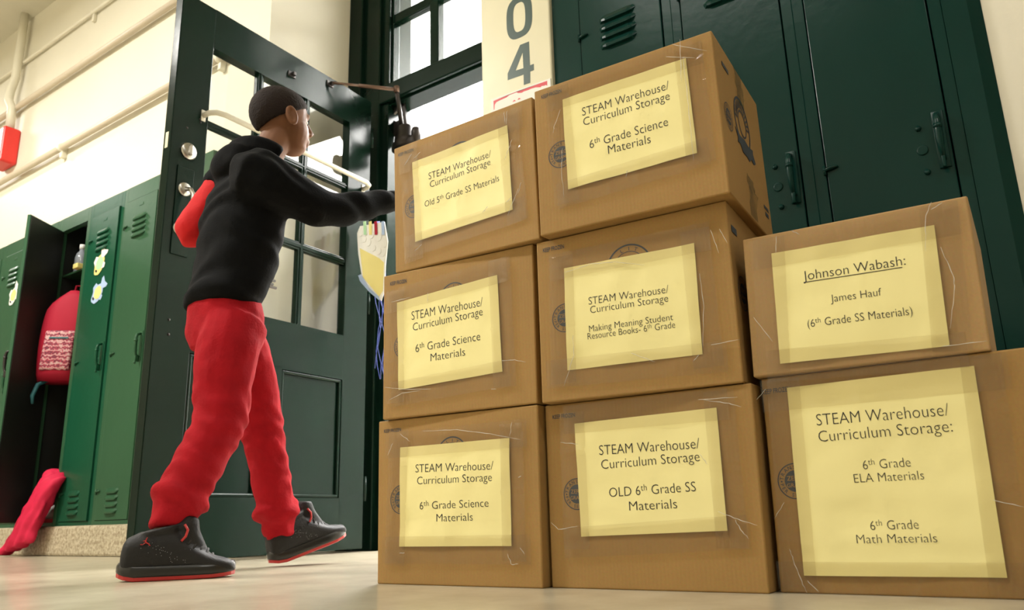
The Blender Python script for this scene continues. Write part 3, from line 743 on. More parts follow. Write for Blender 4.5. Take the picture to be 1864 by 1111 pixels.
CREASE_GLINT = {
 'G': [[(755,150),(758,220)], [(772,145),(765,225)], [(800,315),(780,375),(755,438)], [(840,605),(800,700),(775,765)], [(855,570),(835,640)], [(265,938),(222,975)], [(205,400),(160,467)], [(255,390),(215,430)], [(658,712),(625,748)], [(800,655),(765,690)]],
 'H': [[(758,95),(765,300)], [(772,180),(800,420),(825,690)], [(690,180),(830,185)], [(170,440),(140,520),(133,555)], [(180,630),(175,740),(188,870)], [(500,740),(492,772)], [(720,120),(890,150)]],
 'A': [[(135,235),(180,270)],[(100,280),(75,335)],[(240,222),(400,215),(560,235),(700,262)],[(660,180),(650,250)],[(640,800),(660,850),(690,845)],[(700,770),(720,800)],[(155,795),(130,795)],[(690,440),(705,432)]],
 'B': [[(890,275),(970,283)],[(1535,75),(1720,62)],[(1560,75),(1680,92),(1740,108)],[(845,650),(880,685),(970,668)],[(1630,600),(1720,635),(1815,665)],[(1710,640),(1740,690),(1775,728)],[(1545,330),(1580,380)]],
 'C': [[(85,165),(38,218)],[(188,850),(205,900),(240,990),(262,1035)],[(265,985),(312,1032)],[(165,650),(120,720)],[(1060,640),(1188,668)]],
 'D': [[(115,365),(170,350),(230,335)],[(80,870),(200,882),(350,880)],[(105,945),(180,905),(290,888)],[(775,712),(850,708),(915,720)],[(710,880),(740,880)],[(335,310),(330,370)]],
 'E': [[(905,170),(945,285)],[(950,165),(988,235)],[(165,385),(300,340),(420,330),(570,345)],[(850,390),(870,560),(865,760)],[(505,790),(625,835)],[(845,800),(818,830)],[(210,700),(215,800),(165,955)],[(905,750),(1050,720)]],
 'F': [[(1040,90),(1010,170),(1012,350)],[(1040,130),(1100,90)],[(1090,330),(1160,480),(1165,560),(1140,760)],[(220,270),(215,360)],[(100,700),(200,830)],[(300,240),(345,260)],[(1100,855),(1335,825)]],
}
BLAB = {
 'A': 'cardboard box on the floor under two others, in the stack beside the doorway',
 'B': 'cardboard box on the floor under the tallest stack, labelled OLD 6th Grade SS Materials',
 'C': 'cardboard box with the largest yellow sheet, listing ELA and Math Materials',
 'D': 'cardboard box sandwiched between two others in the stack beside the doorway, Science label',
 'E': 'cardboard box labelled Making Meaning Student Resource Books, between two boxes',
 'F': 'paler cardboard box whose yellow label has an underlined heading',
 'G': 'cardboard box labelled Old 5th Grade SS Materials, on top beside the doorway',
 'H': 'highest cardboard box of the pile, blue crest printed on its side, Science label',
}
def seal_mesh(cx, cz, r, y=-0.0006):
    mb = MB()
    def ring(r0, r1, n=40):
        vs = []; fs = []
        for k in range(n):
            a_ = 2*PI*k/n
            vs += [(cx+r0*math.cos(a_), y, cz+r0*math.sin(a_)), (cx+r1*math.cos(a_), y, cz+r1*math.sin(a_))]
        for k in range(n):
            a = 2*k; b = 2*((k+1) % n); fs.append((a, a+1, b+1, b))
        mb.add(vs, fs)
    ring(r*0.94, r); ring(0.0005, r*0.60)
    def arc_text(txt, a0, step, rr, size, flip=False):
        for i, ch in enumerate(txt):
            if ch == ' ': continue
            vs, fs = glyphs(ch, 0.01)
            w_ = max(p[0] for p in vs)+min(p[0] for p in vs)
            a_ = a0 + step*i
            up = Vector((math.cos(a_), 0, math.sin(a_))); rt = Vector((math.sin(a_), 0, -math.cos(a_)))
            if flip: up, rt = -up, -rt
            base = Vector((cx, y, cz)) + Vector((math.cos(a_), 0, math.sin(a_)))*(rr if not flip else rr+size*0.72)
            mb.add([base + rt*((p[0]-w_/2)*size) + up*(p[1]*size) for p in vs], fs)
    arc_text('TRANS FAT', PI*0.93, -PI*0.108, r*0.67, r*0.30)
    arc_text('PER SERVING', PI*1.08, PI*0.084, r*0.67, r*0.28, True)
    for a_ in (PI, 0.0):
        q = Vector((cx+0.77*r*math.cos(a_), y, cz)); n = 8
        mb.add([q+Vector((0.05*r*math.cos(2*PI*k/n), 0, 0.05*r*math.sin(2*PI*k/n))) for k in range(n)], [tuple(range(n))])
    inner = MB()
    for t_, dz, s_ in (('ZERO', 0.04, 0.36), ('GRAMS', -0.34, 0.32)):
        vs, fs = glyphs(t_, 0.01); w_ = max(p[0] for p in vs)
        sx = r*s_
        k = min(1, r*1.02/(w_*sx))
        inner.add([(cx+(p[0]-w_/2)*sx*k, y-0.0003, cz+dz*r+p[1]*sx) for p in vs], fs)
    return mb, inner
def crest_mesh(cx, cz, r, y=-0.0005):
    mb = MB(); n = 56
    for r0, r1 in ((r*0.93, r), (r*0.66, r*0.69)):
        vs = []; fs = []
        for k in range(n):
            a_ = 2*PI*k/n
            vs += [(cx+r0*math.cos(a_), y, cz+r0*math.sin(a_)), (cx+r1*math.cos(a_), y, cz+r1*math.sin(a_))]
        for k in range(n):
            a = 2*k; b = 2*((k+1) % n); fs.append((a, a+1, b+1, b))
        mb.add(vs, fs)
    for i, ch in enumerate('LIT'):
        a_ = PI*0.62 - i*PI*0.13
        vs, fs = glyphs(ch, 0.01); w_ = max(p[0] for p in vs)
        up = Vector((math.cos(a_), 0, math.sin(a_))); rt = Vector((math.sin(a_), 0, -math.cos(a_)))
        base = Vector((cx, y, cz)) + up*r*0.72
        mb.add([base + rt*((p[0]-w_/2)*r*0.26) + up*(p[1]*r*0.22) for p in vs], fs)
    return mb

class Front:
    def __init__(s, key):
        x, y, a, dep, cr = BX[key]; s.o = Vector((x, y, 0)); s.a = a
        s.d = Vector((math.cos(a), math.sin(a), 0)); s.n = Vector((-math.sin(a), math.cos(a), 0))
    def __call__(s, px):
        q = on_plane(px, s.o, s.n); return ((q-s.o).dot(s.d), q.z)
def tape_strip(mb, p0, p1, wd_, seed, y=-0.0022, n=70, k=8):
    """strip from p0 to p1 (u, z) with puckers"""
    p0 = Vector((p0[0], 0, p0[1])); p1 = Vector((p1[0], 0, p1[1]))
    t_ = (p1-p0).normalized(); s_ = Vector((t_.z, 0, -t_.x))
    rnd = random.Random(seed)
    ridges = [(rnd.uniform(0, 1), rnd.uniform(-0.5, 0.5), rnd.uniform(0.003, 0.009), rnd.uniform(0.0008, 0.0030)) for _ in range(6)]
    vs = []; fs = []
    for i in range(n+1):
        for j in range(k+1):
            a, b = i/n, j/k
            h = 0
            for (ra, sl, w_, am) in ridges:
                dd = (a + sl*(b-0.5)*wd_/(p1-p0).length*1.6 - ra)*(p1-p0).length
                h += am*math.exp(-(dd/w_)**2*3)*(0.3+0.7*abs(2*b-1))
            p = p0 + (p1-p0)*a + s_*(b-0.5)*wd_
            vs.append((p.x, y-h, p.z))
    for i in range(n):
        for j in range(k):
            a = i*(k+1)+j; fs.append((a, a+1, a+k+2, a+k+1))
    return mb.add(vs, fs)

for bi, key in enumerate('ABCDEFGH'):
    x, y, yaw, dep, cr = BX[key]
    fx = Front(key)
    z0 = min(cr[2][1], cr[3][1])
    root = thing('cardboard_box', BLAB[key], 'cardboard box', (x, y, z0), yaw, 'labelled cardboard boxes piled by the doorway')
    L = lambda q, yy=0.0: Vector((q[0], yy, q[1]-z0))
    TL, TR, BR, BL = [L(q) for q in cr]
    bd_ = Vector((0, dep, 0))
    bl_ = bd_ + Vector((0.034 if key == 'H' else 0.0, 0, 0))
    MB().hexa([BL, BR, BR+bd_, BL+bl_, TL, TR, TR+bd_, TL+bl_], 0.0028, 3).build('carton', M['cardF' if key == 'F' else 'card'], root)
    ZF, lab, lines, seal, keep, crest, inner = LB[key]
    c4 = [Vector((p[0], 0, p[1]-z0)) for p in (fx(ZF(*q)) for q in lab)]
    def wave(u, v, key=key, bi=bi):              # paper surface, local y
        p = Vector((u*9+bi*7.3, v*9, bi*1.7))
        h = 0.0014*noise.noise(p) + 0.0010*noise.noise(p*2.3)
        if key == 'C':
            for vv, am in ((0.78, 0.0012), (0.42, 0.0016), (0.22, 0.0012)): h -= am*math.exp(-((v/0.17-vv)/0.05)**2)*0.6
        return -0.0030 + max(-0.0012, min(0.0019, h*1.7))
    # paper: bilinear patch
    nu, nv = 30, 22; vs = []; fs = []
    for i in range(nu+1):
        for j in range(nv+1):
            a, b = i/nu, j/nv
            p = (c4[3]*(1-a)+c4[2]*a)*(1-b) + (c4[0]*(1-a)+c4[1]*a)*b
            vs.append((p.x, wave(p.x, p.z), p.z))
    for i in range(nu):
        for j in range(nv):
            a = i*(nv+1)+j; fs.append((a, a+nv+1, a+nv+2, a+1))
    n0 = len(vs)                                  # back of the sheet, close to the box
    bk = [(p[0], p[1]+0.0004, p[2]) for p in vs]
    lb = MB().add(vs, fs).add(bk, [tuple(reversed(f_)) for f_ in fs])
    label = lb.build('paper_label', M['paper'], root, True, fix=False)
    for (s_, p0, p1, cap) in lines:
        tx = MB()
        V, Fc, wdt = line_mesh(pieces(s_), -0.016 if key in 'C' else -0.012)
        q0 = fx(ZF(*p0)); q1 = fx(ZF(*p1)); qc = fx(ZF(p0[0], p0[1]-cap))
        dx, dz = q1[0]-q0[0], q1[1]-q0[1]; ln = math.hypot(dx, dz); ux, uz = dx/ln, dz/ln
        sx = ln/wdt; sy = (qc[1]-q0[1])/CAPH
        pts = []
        for (a, b) in V:
            u = q0[0] + ux*a*sx - uz*b*sy; v = q0[1] + uz*a*sx + ux*b*sy - z0
            pts.append((u, wave(u, v)-0.0004, v))
        tx.add(pts, Fc)
        if key == 'F' and 'Wab' in s_:
            a0 = fx(ZF(362, 513)); a1 = fx(ZF(887, 433)); n = 24
            vv = []
            for i in range(n+1):
                u = a0[0]+(a1[0]-a0[0])*i/n; v = a0[1]+(a1[1]-a0[1])*i/n - z0
                vv += [(u, wave(u, v)-0.0004, v-0.0006), (u, wave(u, v)-0.0004, v+0.0006)]
            MB().add(vv, [(2*i, 2*i+2, 2*i+3, 2*i+1) for i in range(n)]).build('underline', M['ink'], label, fix=False)
        tx.build('lettering', M['ink'], label, fix=False)
    if keep:
        V, Fc, wdt = line_mesh(pieces('KEEP FROZEN'), 0.012)
        q0 = fx(ZF(*keep[0])); q1 = fx(ZF(*keep[1])); qc = fx(ZF(keep[0][0], keep[0][1]-keep[2]))
        ln = math.hypot(q1[0]-q0[0], q1[1]-q0[1])
        MB().add([(q0[0]+a*ln/wdt, -0.0006, q0[1]-z0+b*(qc[1]-q0[1])/CAPH + (q1[1]-q0[1])*a/wdt) for a, b in V], Fc).build('printed_caption', M['blueink'], root, fix=False)
    if seal:
        c = fx(ZF(seal[0], seal[1])); e = fx(ZF(seal[0], seal[1]-seal[2]))
        mb, inn = seal_mesh(c[0], c[1]-z0, e[1]-c[1])
        so = mb.build('printed_seal', M['blueink'], root, fix=False)
        inn.build('seal_lettering', M['card'], so, fix=False)
    if crest:
        c = fx(ZF(crest[0], crest[1])); e = fx(ZF(crest[0], crest[1]-crest[2]))
        crest_mesh(c[0], c[1]-z0, e[1]-c[1]).build('printed_crest', M['blueink'], root, fix=False)
    # tape round the label, lapping over its edges
    W_ = 0.050
    def e2(a, b, ext):
        d_ = (b-a).normalized(); return (a-d_*ext, b+d_*ext)
    rnd = random.Random(bi)
    ctr = (c4[0]+c4[1]+c4[2]+c4[3])/4
    umin, umax, zmin, zmax = 0.004, min(TR.x, BR.x)-0.004, 0.004, min(TL.z, TR.z)-0.004
    for i, (a, b) in enumerate(((0, 1), (1, 2), (3, 2), (0, 3))):
        p, q = e2(c4[a], c4[b], rnd.uniform(0.02, 0.045))
        mid = (c4[a]+c4[b])/2; dirn = (mid-ctr).normalized()*0.006
        p += dirn; q += dirn
        jit = Vector((rnd.uniform(-.004, .004), 0, rnd.uniform(-.004, .004)))
        p += jit; q -= jit
        for v_ in (p, q):
            v_.x = min(max(v_.x, umin), umax); v_.z = min(max(v_.z, zmin), zmax)
        hw = W_/2
        if i in (0, 2):                            # keep the strip on the face
            for v_ in (p, q): v_.z = min(v_.z, zmax-hw)
        else:
            for v_ in (p, q): v_.x = max(min(v_.x, umax-hw), umin+hw)
        tape_strip(MB(), (p.x, p.z), (q.x, q.z), W_, bi*10+i, y=-0.0046-0.0002*i).build('packing_tape', M['tape'], root, True, fix=False)
    for poly in CREASE_GLINT[key]:                       # creases of the puckered tape, their white glints painted in as colour
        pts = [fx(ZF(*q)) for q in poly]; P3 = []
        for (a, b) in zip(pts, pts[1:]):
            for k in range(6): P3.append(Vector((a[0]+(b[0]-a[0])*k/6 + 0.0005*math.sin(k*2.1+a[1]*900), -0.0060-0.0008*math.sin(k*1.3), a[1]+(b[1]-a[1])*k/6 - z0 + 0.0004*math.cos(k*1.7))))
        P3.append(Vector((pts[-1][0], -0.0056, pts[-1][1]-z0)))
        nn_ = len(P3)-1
        MB().tube(P3, [0.00012+0.00062*math.sin(PI*min(1, k/nn_*0.9+0.08))**0.8*(0.75+0.25*math.sin(k*1.9)) for k in range(nn_+1)], 6).build('crease_glint', M['glint'], root, True)
    # right hand side of the two boxes that show it
    if key in 'HE':
        xr = (TR.x+BR.x)/2
        def side(px):
            o = Vector((x, y, 0)) + fx.d*xr
            q = on_plane(px, o, fx.d); return ((q-o).dot(fx.n), q.z-z0)
        def to_side(mb):                          # (u, y, v) of a front-type mesh -> right side
            return mb.xf(lambda p: Vector((BR.x+(TR.x-BR.x)*p.z/TR.z-p.y+0.0002, p.x, p.z)))
        if key == 'H':
            c = (0.050, 0.162)
            mb, inn = seal_mesh(c[0], c[1], 0.026); so = to_side(mb).build('printed_seal', M['blueink'], root, fix=False); to_side(inn).build('seal_lettering', M['card'], so, fix=False)
            c = (0.148, 0.190)
            mb = MB(); n = 40; r_ = 0.053
            for r0, r1 in ((r_*0.90, r_), (r_*0.45, r_*0.52)):
                vs = []; fs = []
                for k in range(n):
                    a_ = 2*PI*k/n; vs += [(c[0]+r0*math.cos(a_), -0.0006, c[1]+r0*math.sin(a_)), (c[0]+r1*math.cos(a_), -0.0006, c[1]+r1*math.sin(a_))]
                for k in range(n):
                    a = 2*k; b = 2*((k+1) % n); fs.append((a, a+1, b+1, b))
                mb.add(vs, fs)
            for k in range(14):
                a_ = PI*(0.02+0.96*k/13); u_, v_ = math.cos(a_), math.sin(a_); p_ = 0.004
                mb.add([(c[0]+r_*0.58*u_-p_*v_*.5, -0.0006, c[1]+r_*0.58*v_+p_*u_*.5), (c[0]+r_*0.58*u_+p_*v_*.5, -0.0006, c[1]+r_*0.58*v_-p_*u_*.5), (c[0]+r_*0.86*u_+p_*v_*.5, -0.0006, c[1]+r_*0.86*v_-p_*u_*.5), (c[0]+r_*0.86*u_-p_*v_*.5, -0.0006, c[1]+r_*0.86*v_+p_*u_*.5)], [(0, 1, 2, 3)])
            ban = [(0.088, 0.160), (0.105, 0.157), (0.12, 0.155), (0.147, 0.159), (0.18, 0.155), (0.210, 0.162), (0.206, 0.152), (0.222, 0.138), (0.205, 0.130), (0.19, 0.135), (0.172, 0.124), (0.159, 0.128), (0.13, 0.126), (0.114, 0.137), (0.098, 0.135), (0.103, 0.146)]
            mb.prism([Vector((p[0], -0.0010, p[1])) for p in ban], (0, 0.0004, 0))
            to_side(mb).build('printed_crest', M['blueink'], root, fix=False)
            m2 = MB(); ym = dep/2
            tape_strip(m2, (ym, TR.z-0.003), (ym, TR.z-0.075), 0.05, 91, y=-0.0012, n=10); to_side(m2).build('packing_tape', M['tape'], root, True, fix=False)
            m2 = MB(); tape_strip(m2, (ym, 0.005), (ym, 0.085), 0.05, 92, y=-0.0012, n=10)
            to_side(m2).build('packing_tape', M['tape'], root, True, fix=False)
            for q0_, q1_ in (((0.045, TR.z-0.045), (0.085, TR.z-0.037)), ((dep-0.055, 0.060), (dep-0.020, 0.066)), ((dep-0.050, 0.045), (dep-0.025, 0.053))):
                to_side(MB().box((q0_[0], -0.0008, q0_[1]), (q1_[0], -0.0003, q1_[1]))).build('printed_mark', M['blueink'], root, fix=False)
        else:
            c = side((1352, 535))
            mb, inn = seal_mesh(c[0], c[1], 0.030); so = to_side(mb).build('printed_seal', M['blueink'], root, fix=False); to_side(inn).build('seal_lettering', M['card'], so, fix=False)
            m3_ = MB().box((0.018, -0.0008, TR.z-0.05), (0.050, -0.0003, TR.z-0.038)); to_side(m3_).build('printed_mark', M['blueink'], root, fix=False)

# ------------------------------------------------------------------ cake cutout at the hinge edge of the door
CY = 2.30
ck = thing('cake_cutout', 'paper birthday cake cutout with candles hanging at the hinge side of the door', 'paper cutout', (0, CY, 0))
def CK(p, dy=0.0): q = on_y(p, CY); return Vector((q.x, dy, q.z))
def cpoly(pts, dy, m, name, th_=0.002): return MB().prism([CK(p, dy) for p in pts], (0, th_, 0)).build(name, m, ck)
cpoly([(650,425),(655,412),(700,404),(706,440),(702,480),(700,530),(694,548),(672,528),(655,510),(653,502),(658,500),(652,462)], 0, M['paperwhite'], 'cake_outline')
cpoly([(655,452),(690,470),(699,478),(697,530),(690,540),(661,505)], -0.001, M['yellow'], 'cake_side')
fro = MB()
for (cx_, cy_, r_) in ((657,425,8),(663,436,8),(671,442,9),(680,452,8),(690,458,8),(698,462,7),(700,445,8),(690,432,10),(676,428,10),(665,424,9)):
    c = CK((cx_, cy_), -0.002); rr = r_/FPX*2.6
    fro.prism([c+Vector((rr*math.cos(2*PI*k/14), 0, rr*math.sin(2*PI*k/14))) for k in range(14)], (0, 0.001, 0))
fro.build('frosting', M['paperwhite'], ck)
for i, (x0, m_) in enumerate(((662, 'palegreen'), (672, 'yellow'), (682, 'bagred'), (695, 'paleblue'))):
    cpoly([(x0, 404), (x0+5, 403), (x0+6, 428), (x0+1, 428)], -0.0035, M[m_], 'candle', 0.001)
cpoly([(653,502),(658,500),(672,524),(690,540),(692,548),(672,531),(656,512)], -0.0035, M['paleblue'], 'plate', 0.001)
rbn = thing('ribbon', 'blue ribbons and strings trailing down below the paper cake', 'ribbon', (0, CY+0.01, 0))
for i in range(6):
    rn = MB(); x = 688+i*3.0; pts = [CK((683+i, 402), 0.0)] + [CK((x-4+6*math.sin(k*1.1+i*1.7), 430+k*(24+2*(i % 3))), 0.004*math.sin(k*1.4+i)) for k in range(1, 11)]
    rn.tube(pts, 0.0012, 6)
    rn.build('strand', M['blue'], rbn, True)

# ------------------------------------------------------------------ classroom things glimpsed through the doorway
def student_table(x, y, label):
    r = thing('classroom_table', label, 'table', (x, y, -0.004))
    MB().box((-0.6, -0.35, 0.70), (0.6, 0.35, 0.735), 0.01).build('tabletop', M['grey'], r)
    for sx in (-0.52, 0.52):
        for sy in (-0.28, 0.28): MB().tube([(sx, sy, 0), (sx*0.97, sy*0.97, 0.70)], 0.016, 10).build('leg', M['iron'], r, True)
student_table(-3.55, 4.2, 'grey classroom table glimpsed beyond the doorway')

# ------------------------------------------------------------------ the boy
Wd = Vector((0.12, 0.993, 0)).normalized(); Rd = Vector((Wd.y, -Wd.x, 0)); Zd = Vector((0, 0, 1))
P0 = Vector((-1.87, 1.33, 0))
boy = thing('person', 'boy in black hoodie and red sweatpants striding toward the open door', 'person', tuple(P0))
def J(px, off): return on_plane(px, P0 + Rd*off, Rd) - P0      # joint in boy's space
def oval(c, ax, ay, rx, ry, n=20, e=2.0):
    o = []
    for k in range(n):
        a_ = 2*PI*k/n; cc, ss = math.cos(a_), math.sin(a_)
        o.append(c + ax*(rx*math.copysign(abs(cc)**(2/e), cc)) + ay*(ry*math.copysign(abs(ss)**(2/e), ss)))
    return o
def limb(mb, pts, radii, n=16, sub=5):
    """smooth tapered limb through points (catmull-rom); radii scalars"""
    P = [Vector(p) for p in pts]; Q = []; Rr = []
    for i in range(len(P)-1):
        p0, p1, p2, p3 = P[max(i-1, 0)], P[i], P[i+1], P[min(i+2, len(P)-1)]
        for k in range(sub):
            t_ = k/sub
            Q.append(0.5*((2*p1)+(p2-p0)*t_+(2*p0-5*p1+4*p2-p3)*t_*t_+(3*p1-p0-3*p2+p3)*t_**3))
            Rr.append(radii[i]+(radii[i+1]-radii[i])*t_)
    Q.append(P[-1]); Rr.append(radii[-1])
    return mb.tube(Q, Rr, n)
# joints
offR = ((on_z((320, 1055), 0.0) - P0).dot(Rd)) - 0.026; offL = (on_z((495, 1033), 0.0) - P0).dot(Rd) + 0.004
pel = J((412, 580), 0); chest = J((447, 385), 0); neck = J((476, 288), 0); head = J((513, 222), 0)
shR = J((470, 322), 0.135); elR = J((603, 382), 0.165); wrR = J((716, 366), 0.150)
shL = J((425, 318), -0.135)
hipR = J((418, 600), 0.07); knR = J((398, 770), 0.5*(offR+0.08)); anR = J((307, 953), offR)
hipL = J((440, 600), -0.07); knL = J((478, 790), 0.5*(offL-0.07)); anL = J((511, 966), offL)
elL = J((343, 432), -0.17); wrL = elL + Wd*0.12 + Rd*0.045 + Zd*0.16
H = head.z
fdir = (Wd*0.985 + Rd*0.12).normalized(); hr = Vector((fdir.y, -fdir.x, 0))
# body: one continuous figure
bb = MB()
hc = head + Zd*0.0
def HP(f_, r_, u_): return hc + fdir*f_ + hr*r_ + Zd*u_
RH = Matrix((hr, fdir, Zd)).transposed()
ell(bb, HP(-0.008, 0, 0.022), (0.071, 0.088, 0.082), 20, 14, RH)           # skull
ell(bb, HP(0.030, 0, -0.030), (0.056, 0.056, 0.070), 18, 12, RH)           # face
ell(bb, HP(0.040, 0, -0.074), (0.040, 0.040, 0.028), 16, 10, RH)           # chin and jaw
bb.tube([HP(0.078, 0, 0.018), HP(0.090, 0, -0.006), HP(0.098, 0, -0.020)], [0.009, 0.011, 0.013], 10)   # nose
ell(bb, HP(0.091, -0.010, -0.023), (0.008, 0.009, 0.007), 8, 6, RH); ell(bb, HP(0.091, 0.010, -0.023), (0.008, 0.009, 0.007), 8, 6, RH)
ell(bb, HP(0.083, 0, -0.047), (0.022, 0.010, 0.006), 12, 8, RH); ell(bb, HP(0.081, 0, -0.058), (0.019, 0.010, 0.006), 12, 8, RH)   # lips
ell(bb, HP(0.0665, 0, 0.027), (0.046, 0.016, 0.010), 12, 8, RH)             # brow
for s_ in (-1, 1):                                                            # ears
    ec = HP(-0.006, s_*0.073, -0.014)
    n_ = 16; pts = [ec + fdir*(0.0145*math.cos(2*PI*k/n_)-0.005*math.sin(2*PI*k/n_)) + Zd*(0.025*math.sin(2*PI*k/n_)) + hr*s_*0.010 for k in range(n_+1)]
    bb.tube(pts, 0.0062, 8)
    ell(bb, ec + hr*s_*0.003, (0.008, 0.014, 0.023), 10, 8, RH)
limb(bb, [chest+Zd*0.10+Wd*(-0.01), neck-Zd*0.02, HP(-0.012, 0, -0.05), HP(-0.01, 0, 0.0)], [0.075, 0.050, 0.046, 0.05])
tor = []
for (c, rx, ry) in ((pel-Zd*0.05, 0.090, 0.066), (pel, 0.105, 0.075), (pel+(chest-pel)*0.35, 0.095, 0.068), (pel+(chest-pel)*0.75, 0.112, 0.076), (chest+(neck-chest)*0.35, 0.118, 0.075), (chest+(neck-chest)*0.75, 0.080, 0.055)):
    tor.append(oval(c, Rd, Wd, rx, ry))
bb.rings(tor)
limb(bb, [shR, elR, wrR], [0.040, 0.030, 0.021]); limb(bb, [shL, elL, wrL], [0.040, 0.030, 0.021])
limb(bb, [chest+(neck-chest)*0.55+Rd*0.05, shR], [0.05, 0.042], sub=3); limb(bb, [chest+(neck-chest)*0.55-Rd*0.05, shL], [0.05, 0.042], sub=3)
limb(bb, [hipR, knR, anR, anR-Zd*0.03], [0.062, 0.044, 0.028, 0.024]); limb(bb, [hipL, knL, anL, anL-Zd*0.03], [0.062, 0.044, 0.028, 0.024])
def hand(mb, w_, d_, palm_n, curl):
    """w_ wrist, d_ direction of the palm, palm_n out of the palm; four fingers and a thumb"""
    d_ = d_.normalized(); s_ = d_.cross(palm_n).normalized(); pn = s_.cross(d_).normalized()
    rr = []
    for (t_, hw, th) in ((0.0, 0.019, 0.014), (0.025, 0.026, 0.015), (0.055, 0.032, 0.014), (0.075, 0.033, 0.011)): rr.append(oval(w_+d_*t_, s_, pn, hw, th, 14, 2.5))
    mb.rings(rr)
    for i, (off, ln) in enumerate(((-0.024, 0.054), (-0.008, 0.062), (0.008, 0.058), (0.023, 0.046))):
        p = w_ + d_*0.070 + s_*off; seg = [p]; a_ = 0.15
        for k, fr_ in enumerate((0.45, 0.32, 0.23)):
            a_ += curl*(0.6+0.25*k+0.06*i)
            p = p + (d_*math.cos(a_) + pn*math.sin(a_) + s_*off*0.35*math.cos(a_))*ln*fr_; seg.append(p)
        mb.tube(seg, [0.0082, 0.0078, 0.0070, 0.0058], 8)
    p = w_ + d_*0.020 - s_*0.020; q = p + (d_*0.55 - s_*0.75 + pn*0.35)*0.034; r_ = q + (d_*0.85 - s_*0.15 + pn*0.5)*0.026
    mb.tube([p, q, r_], [0.0115, 0.0090, 0.0068], 8)
hand(bb, wrR, (wrR-elR).normalized(), -Zd+Rd*-0.3, 0.35)
hand(bb, wrL, (wrL-elL).normalized(), Rd, 0.75)
body = mesh_obj('body', remesh(bb, 0.0042, 3), M['skin'], boy)
ey = MB()
for s_ in (-1, 1): ell(ey, HP(0.0615, s_*0.027, 0.004), (0.0115, 0.0115, 0.0085), 12, 8, RH)
ey.build('eye', M['eyewhite'], body, True)
pu = MB()
for s_ in (-1, 1): ell(pu, HP(0.0722, s_*0.028, 0.004), (0.0055, 0.0025, 0.0055), 10, 6, RH)
pu.build('iris', M['ink'], body, True)
# hair: a close cap
hm = MB(); rs = []
K, N = 16, 32
def hairline(a_):                       # lowest polar angle by azimuth (0 = front)
    c = math.cos(a_)
    return math.radians(60 + 78*(0.5-0.5*c)**0.85)
for layer in (0.0,):
    for i in range(K+1):
        ring = []
        for k in range(N):
            a_ = 2*PI*k/N; ph = hairline(a_)*i/K + 0.02
            side = abs(math.sin(a_))
            p = HP(-0.008 + 0.0945*math.cos(a_)*math.sin(ph), 0.0775*math.sin(a_)*math.sin(ph), 0.022 + 0.0885*math.cos(ph))
            ring.append(p)
        rs.append(ring)
inner = [[hc + (p-hc)*0.9 for p in r_] for r_ in reversed(rs)]
hm.rings(rs + inner, cap=True)
mesh_obj('hair', remesh(hm, 0.0045, 2, lambda p, n: n*0.0012*noise.noise(p*180)), M['hair'], boy)
# hoodie
ho = MB(); tor = []
hem = J((407, 560), 0)
for (c, rx, ry) in ((hem-Zd*0.004, 0.118, 0.090), (hem+Zd*0.03, 0.124, 0.096), (pel+(chest-pel)*0.35, 0.128, 0.098), (pel+(chest-pel)*0.65, 0.138, 0.102), (chest+Zd*0.01, 0.150, 0.104), (chest+(neck-chest)*0.40, 0.150, 0.096), (chest+(neck-chest)*0.70, 0.112, 0.078), (chest+(neck-chest)*0.92, 0.068, 0.062)):
    tor.append(oval(c, Rd, Wd, rx, ry, 28, 2.3))
ho.rings(tor)
limb(ho, [chest+(neck-chest)*0.45+Rd*0.06, shR, shR+(elR-shR)*0.5-Zd*0.008, elR, elR+(wrR-elR)*0.55, wrR-(wrR-elR)*0.10, wrR-(wrR-elR)*0.0], [0.075, 0.078, 0.066, 0.052, 0.044, 0.036, 0.032])
limb(ho, [chest+(neck-chest)*0.45-Rd*0.06, shL, shL+(elL-shL)*0.30], [0.075, 0.072, 0.060])
hd0 = neck - Zd*0.012
pts = []
for k in range(13):
    a_ = PI*(-0.55 + 1.1*k/12) ; pts.append(hd0 - Wd*(0.070*math.cos(a_)) + Rd*(0.082*math.sin(a_)) + Zd*(0.010*math.cos(a_)))
ho.tube(pts, [0.022+0.016*math.sin(PI*k/12) for k in range(13)], 12)
ell(ho, hd0 - Wd*0.098 - Zd*0.035, (0.085, 0.042, 0.055), 18, 12, Matrix((Rd, Wd, Zd)).transposed())
def fold_h(p, n):
    t_ = p.z
    a_ = 0.004*noise.noise(Vector((p.x*9, p.y*9, p.z*16))) + 0.0035*math.sin(70*(p.z+0.6*p.y)+4*noise.noise(p*8))*max(0, min(1, 1.4-abs(noise.noise(p*5))*3))
    return n*a_
mesh_obj('hoodie', remesh(ho, 0.007, 5, fold_h), M['hoodie'], boy)
def cuff(mb, a, b, r): return mb.tube([a, a+(b-a)*0.5, b], [r*0.97, r, r*0.97], 18)
d_ = (wrR-elR).normalized()
cuff(MB(), wrR-d_*0.03, wrR+d_*0.012, 0.034).build('cuff', M['hoodie'], boy, True)
sl = MB(); eb = elL + ((shL-elL).normalized()+(wrL-elL).normalized())*0.012
limb(sl, [shL+(elL-shL)*0.22, shL+(elL-shL)*0.55, elL+(shL-elL)*0.20, eb, elL+(wrL-elL)*0.25, elL+(wrL-elL)*0.6, wrL], [0.058, 0.056, 0.055, 0.056, 0.052, 0.045, 0.036], 22, 6)
so = mesh_obj('sleeve', remesh(sl, 0.006, 16, lambda p, n: n*0.004*noise.noise(p*24)), M['redsleeve'], boy)
so['label'] = 'bright red sleeve on the arm swung back'
lg = MB()
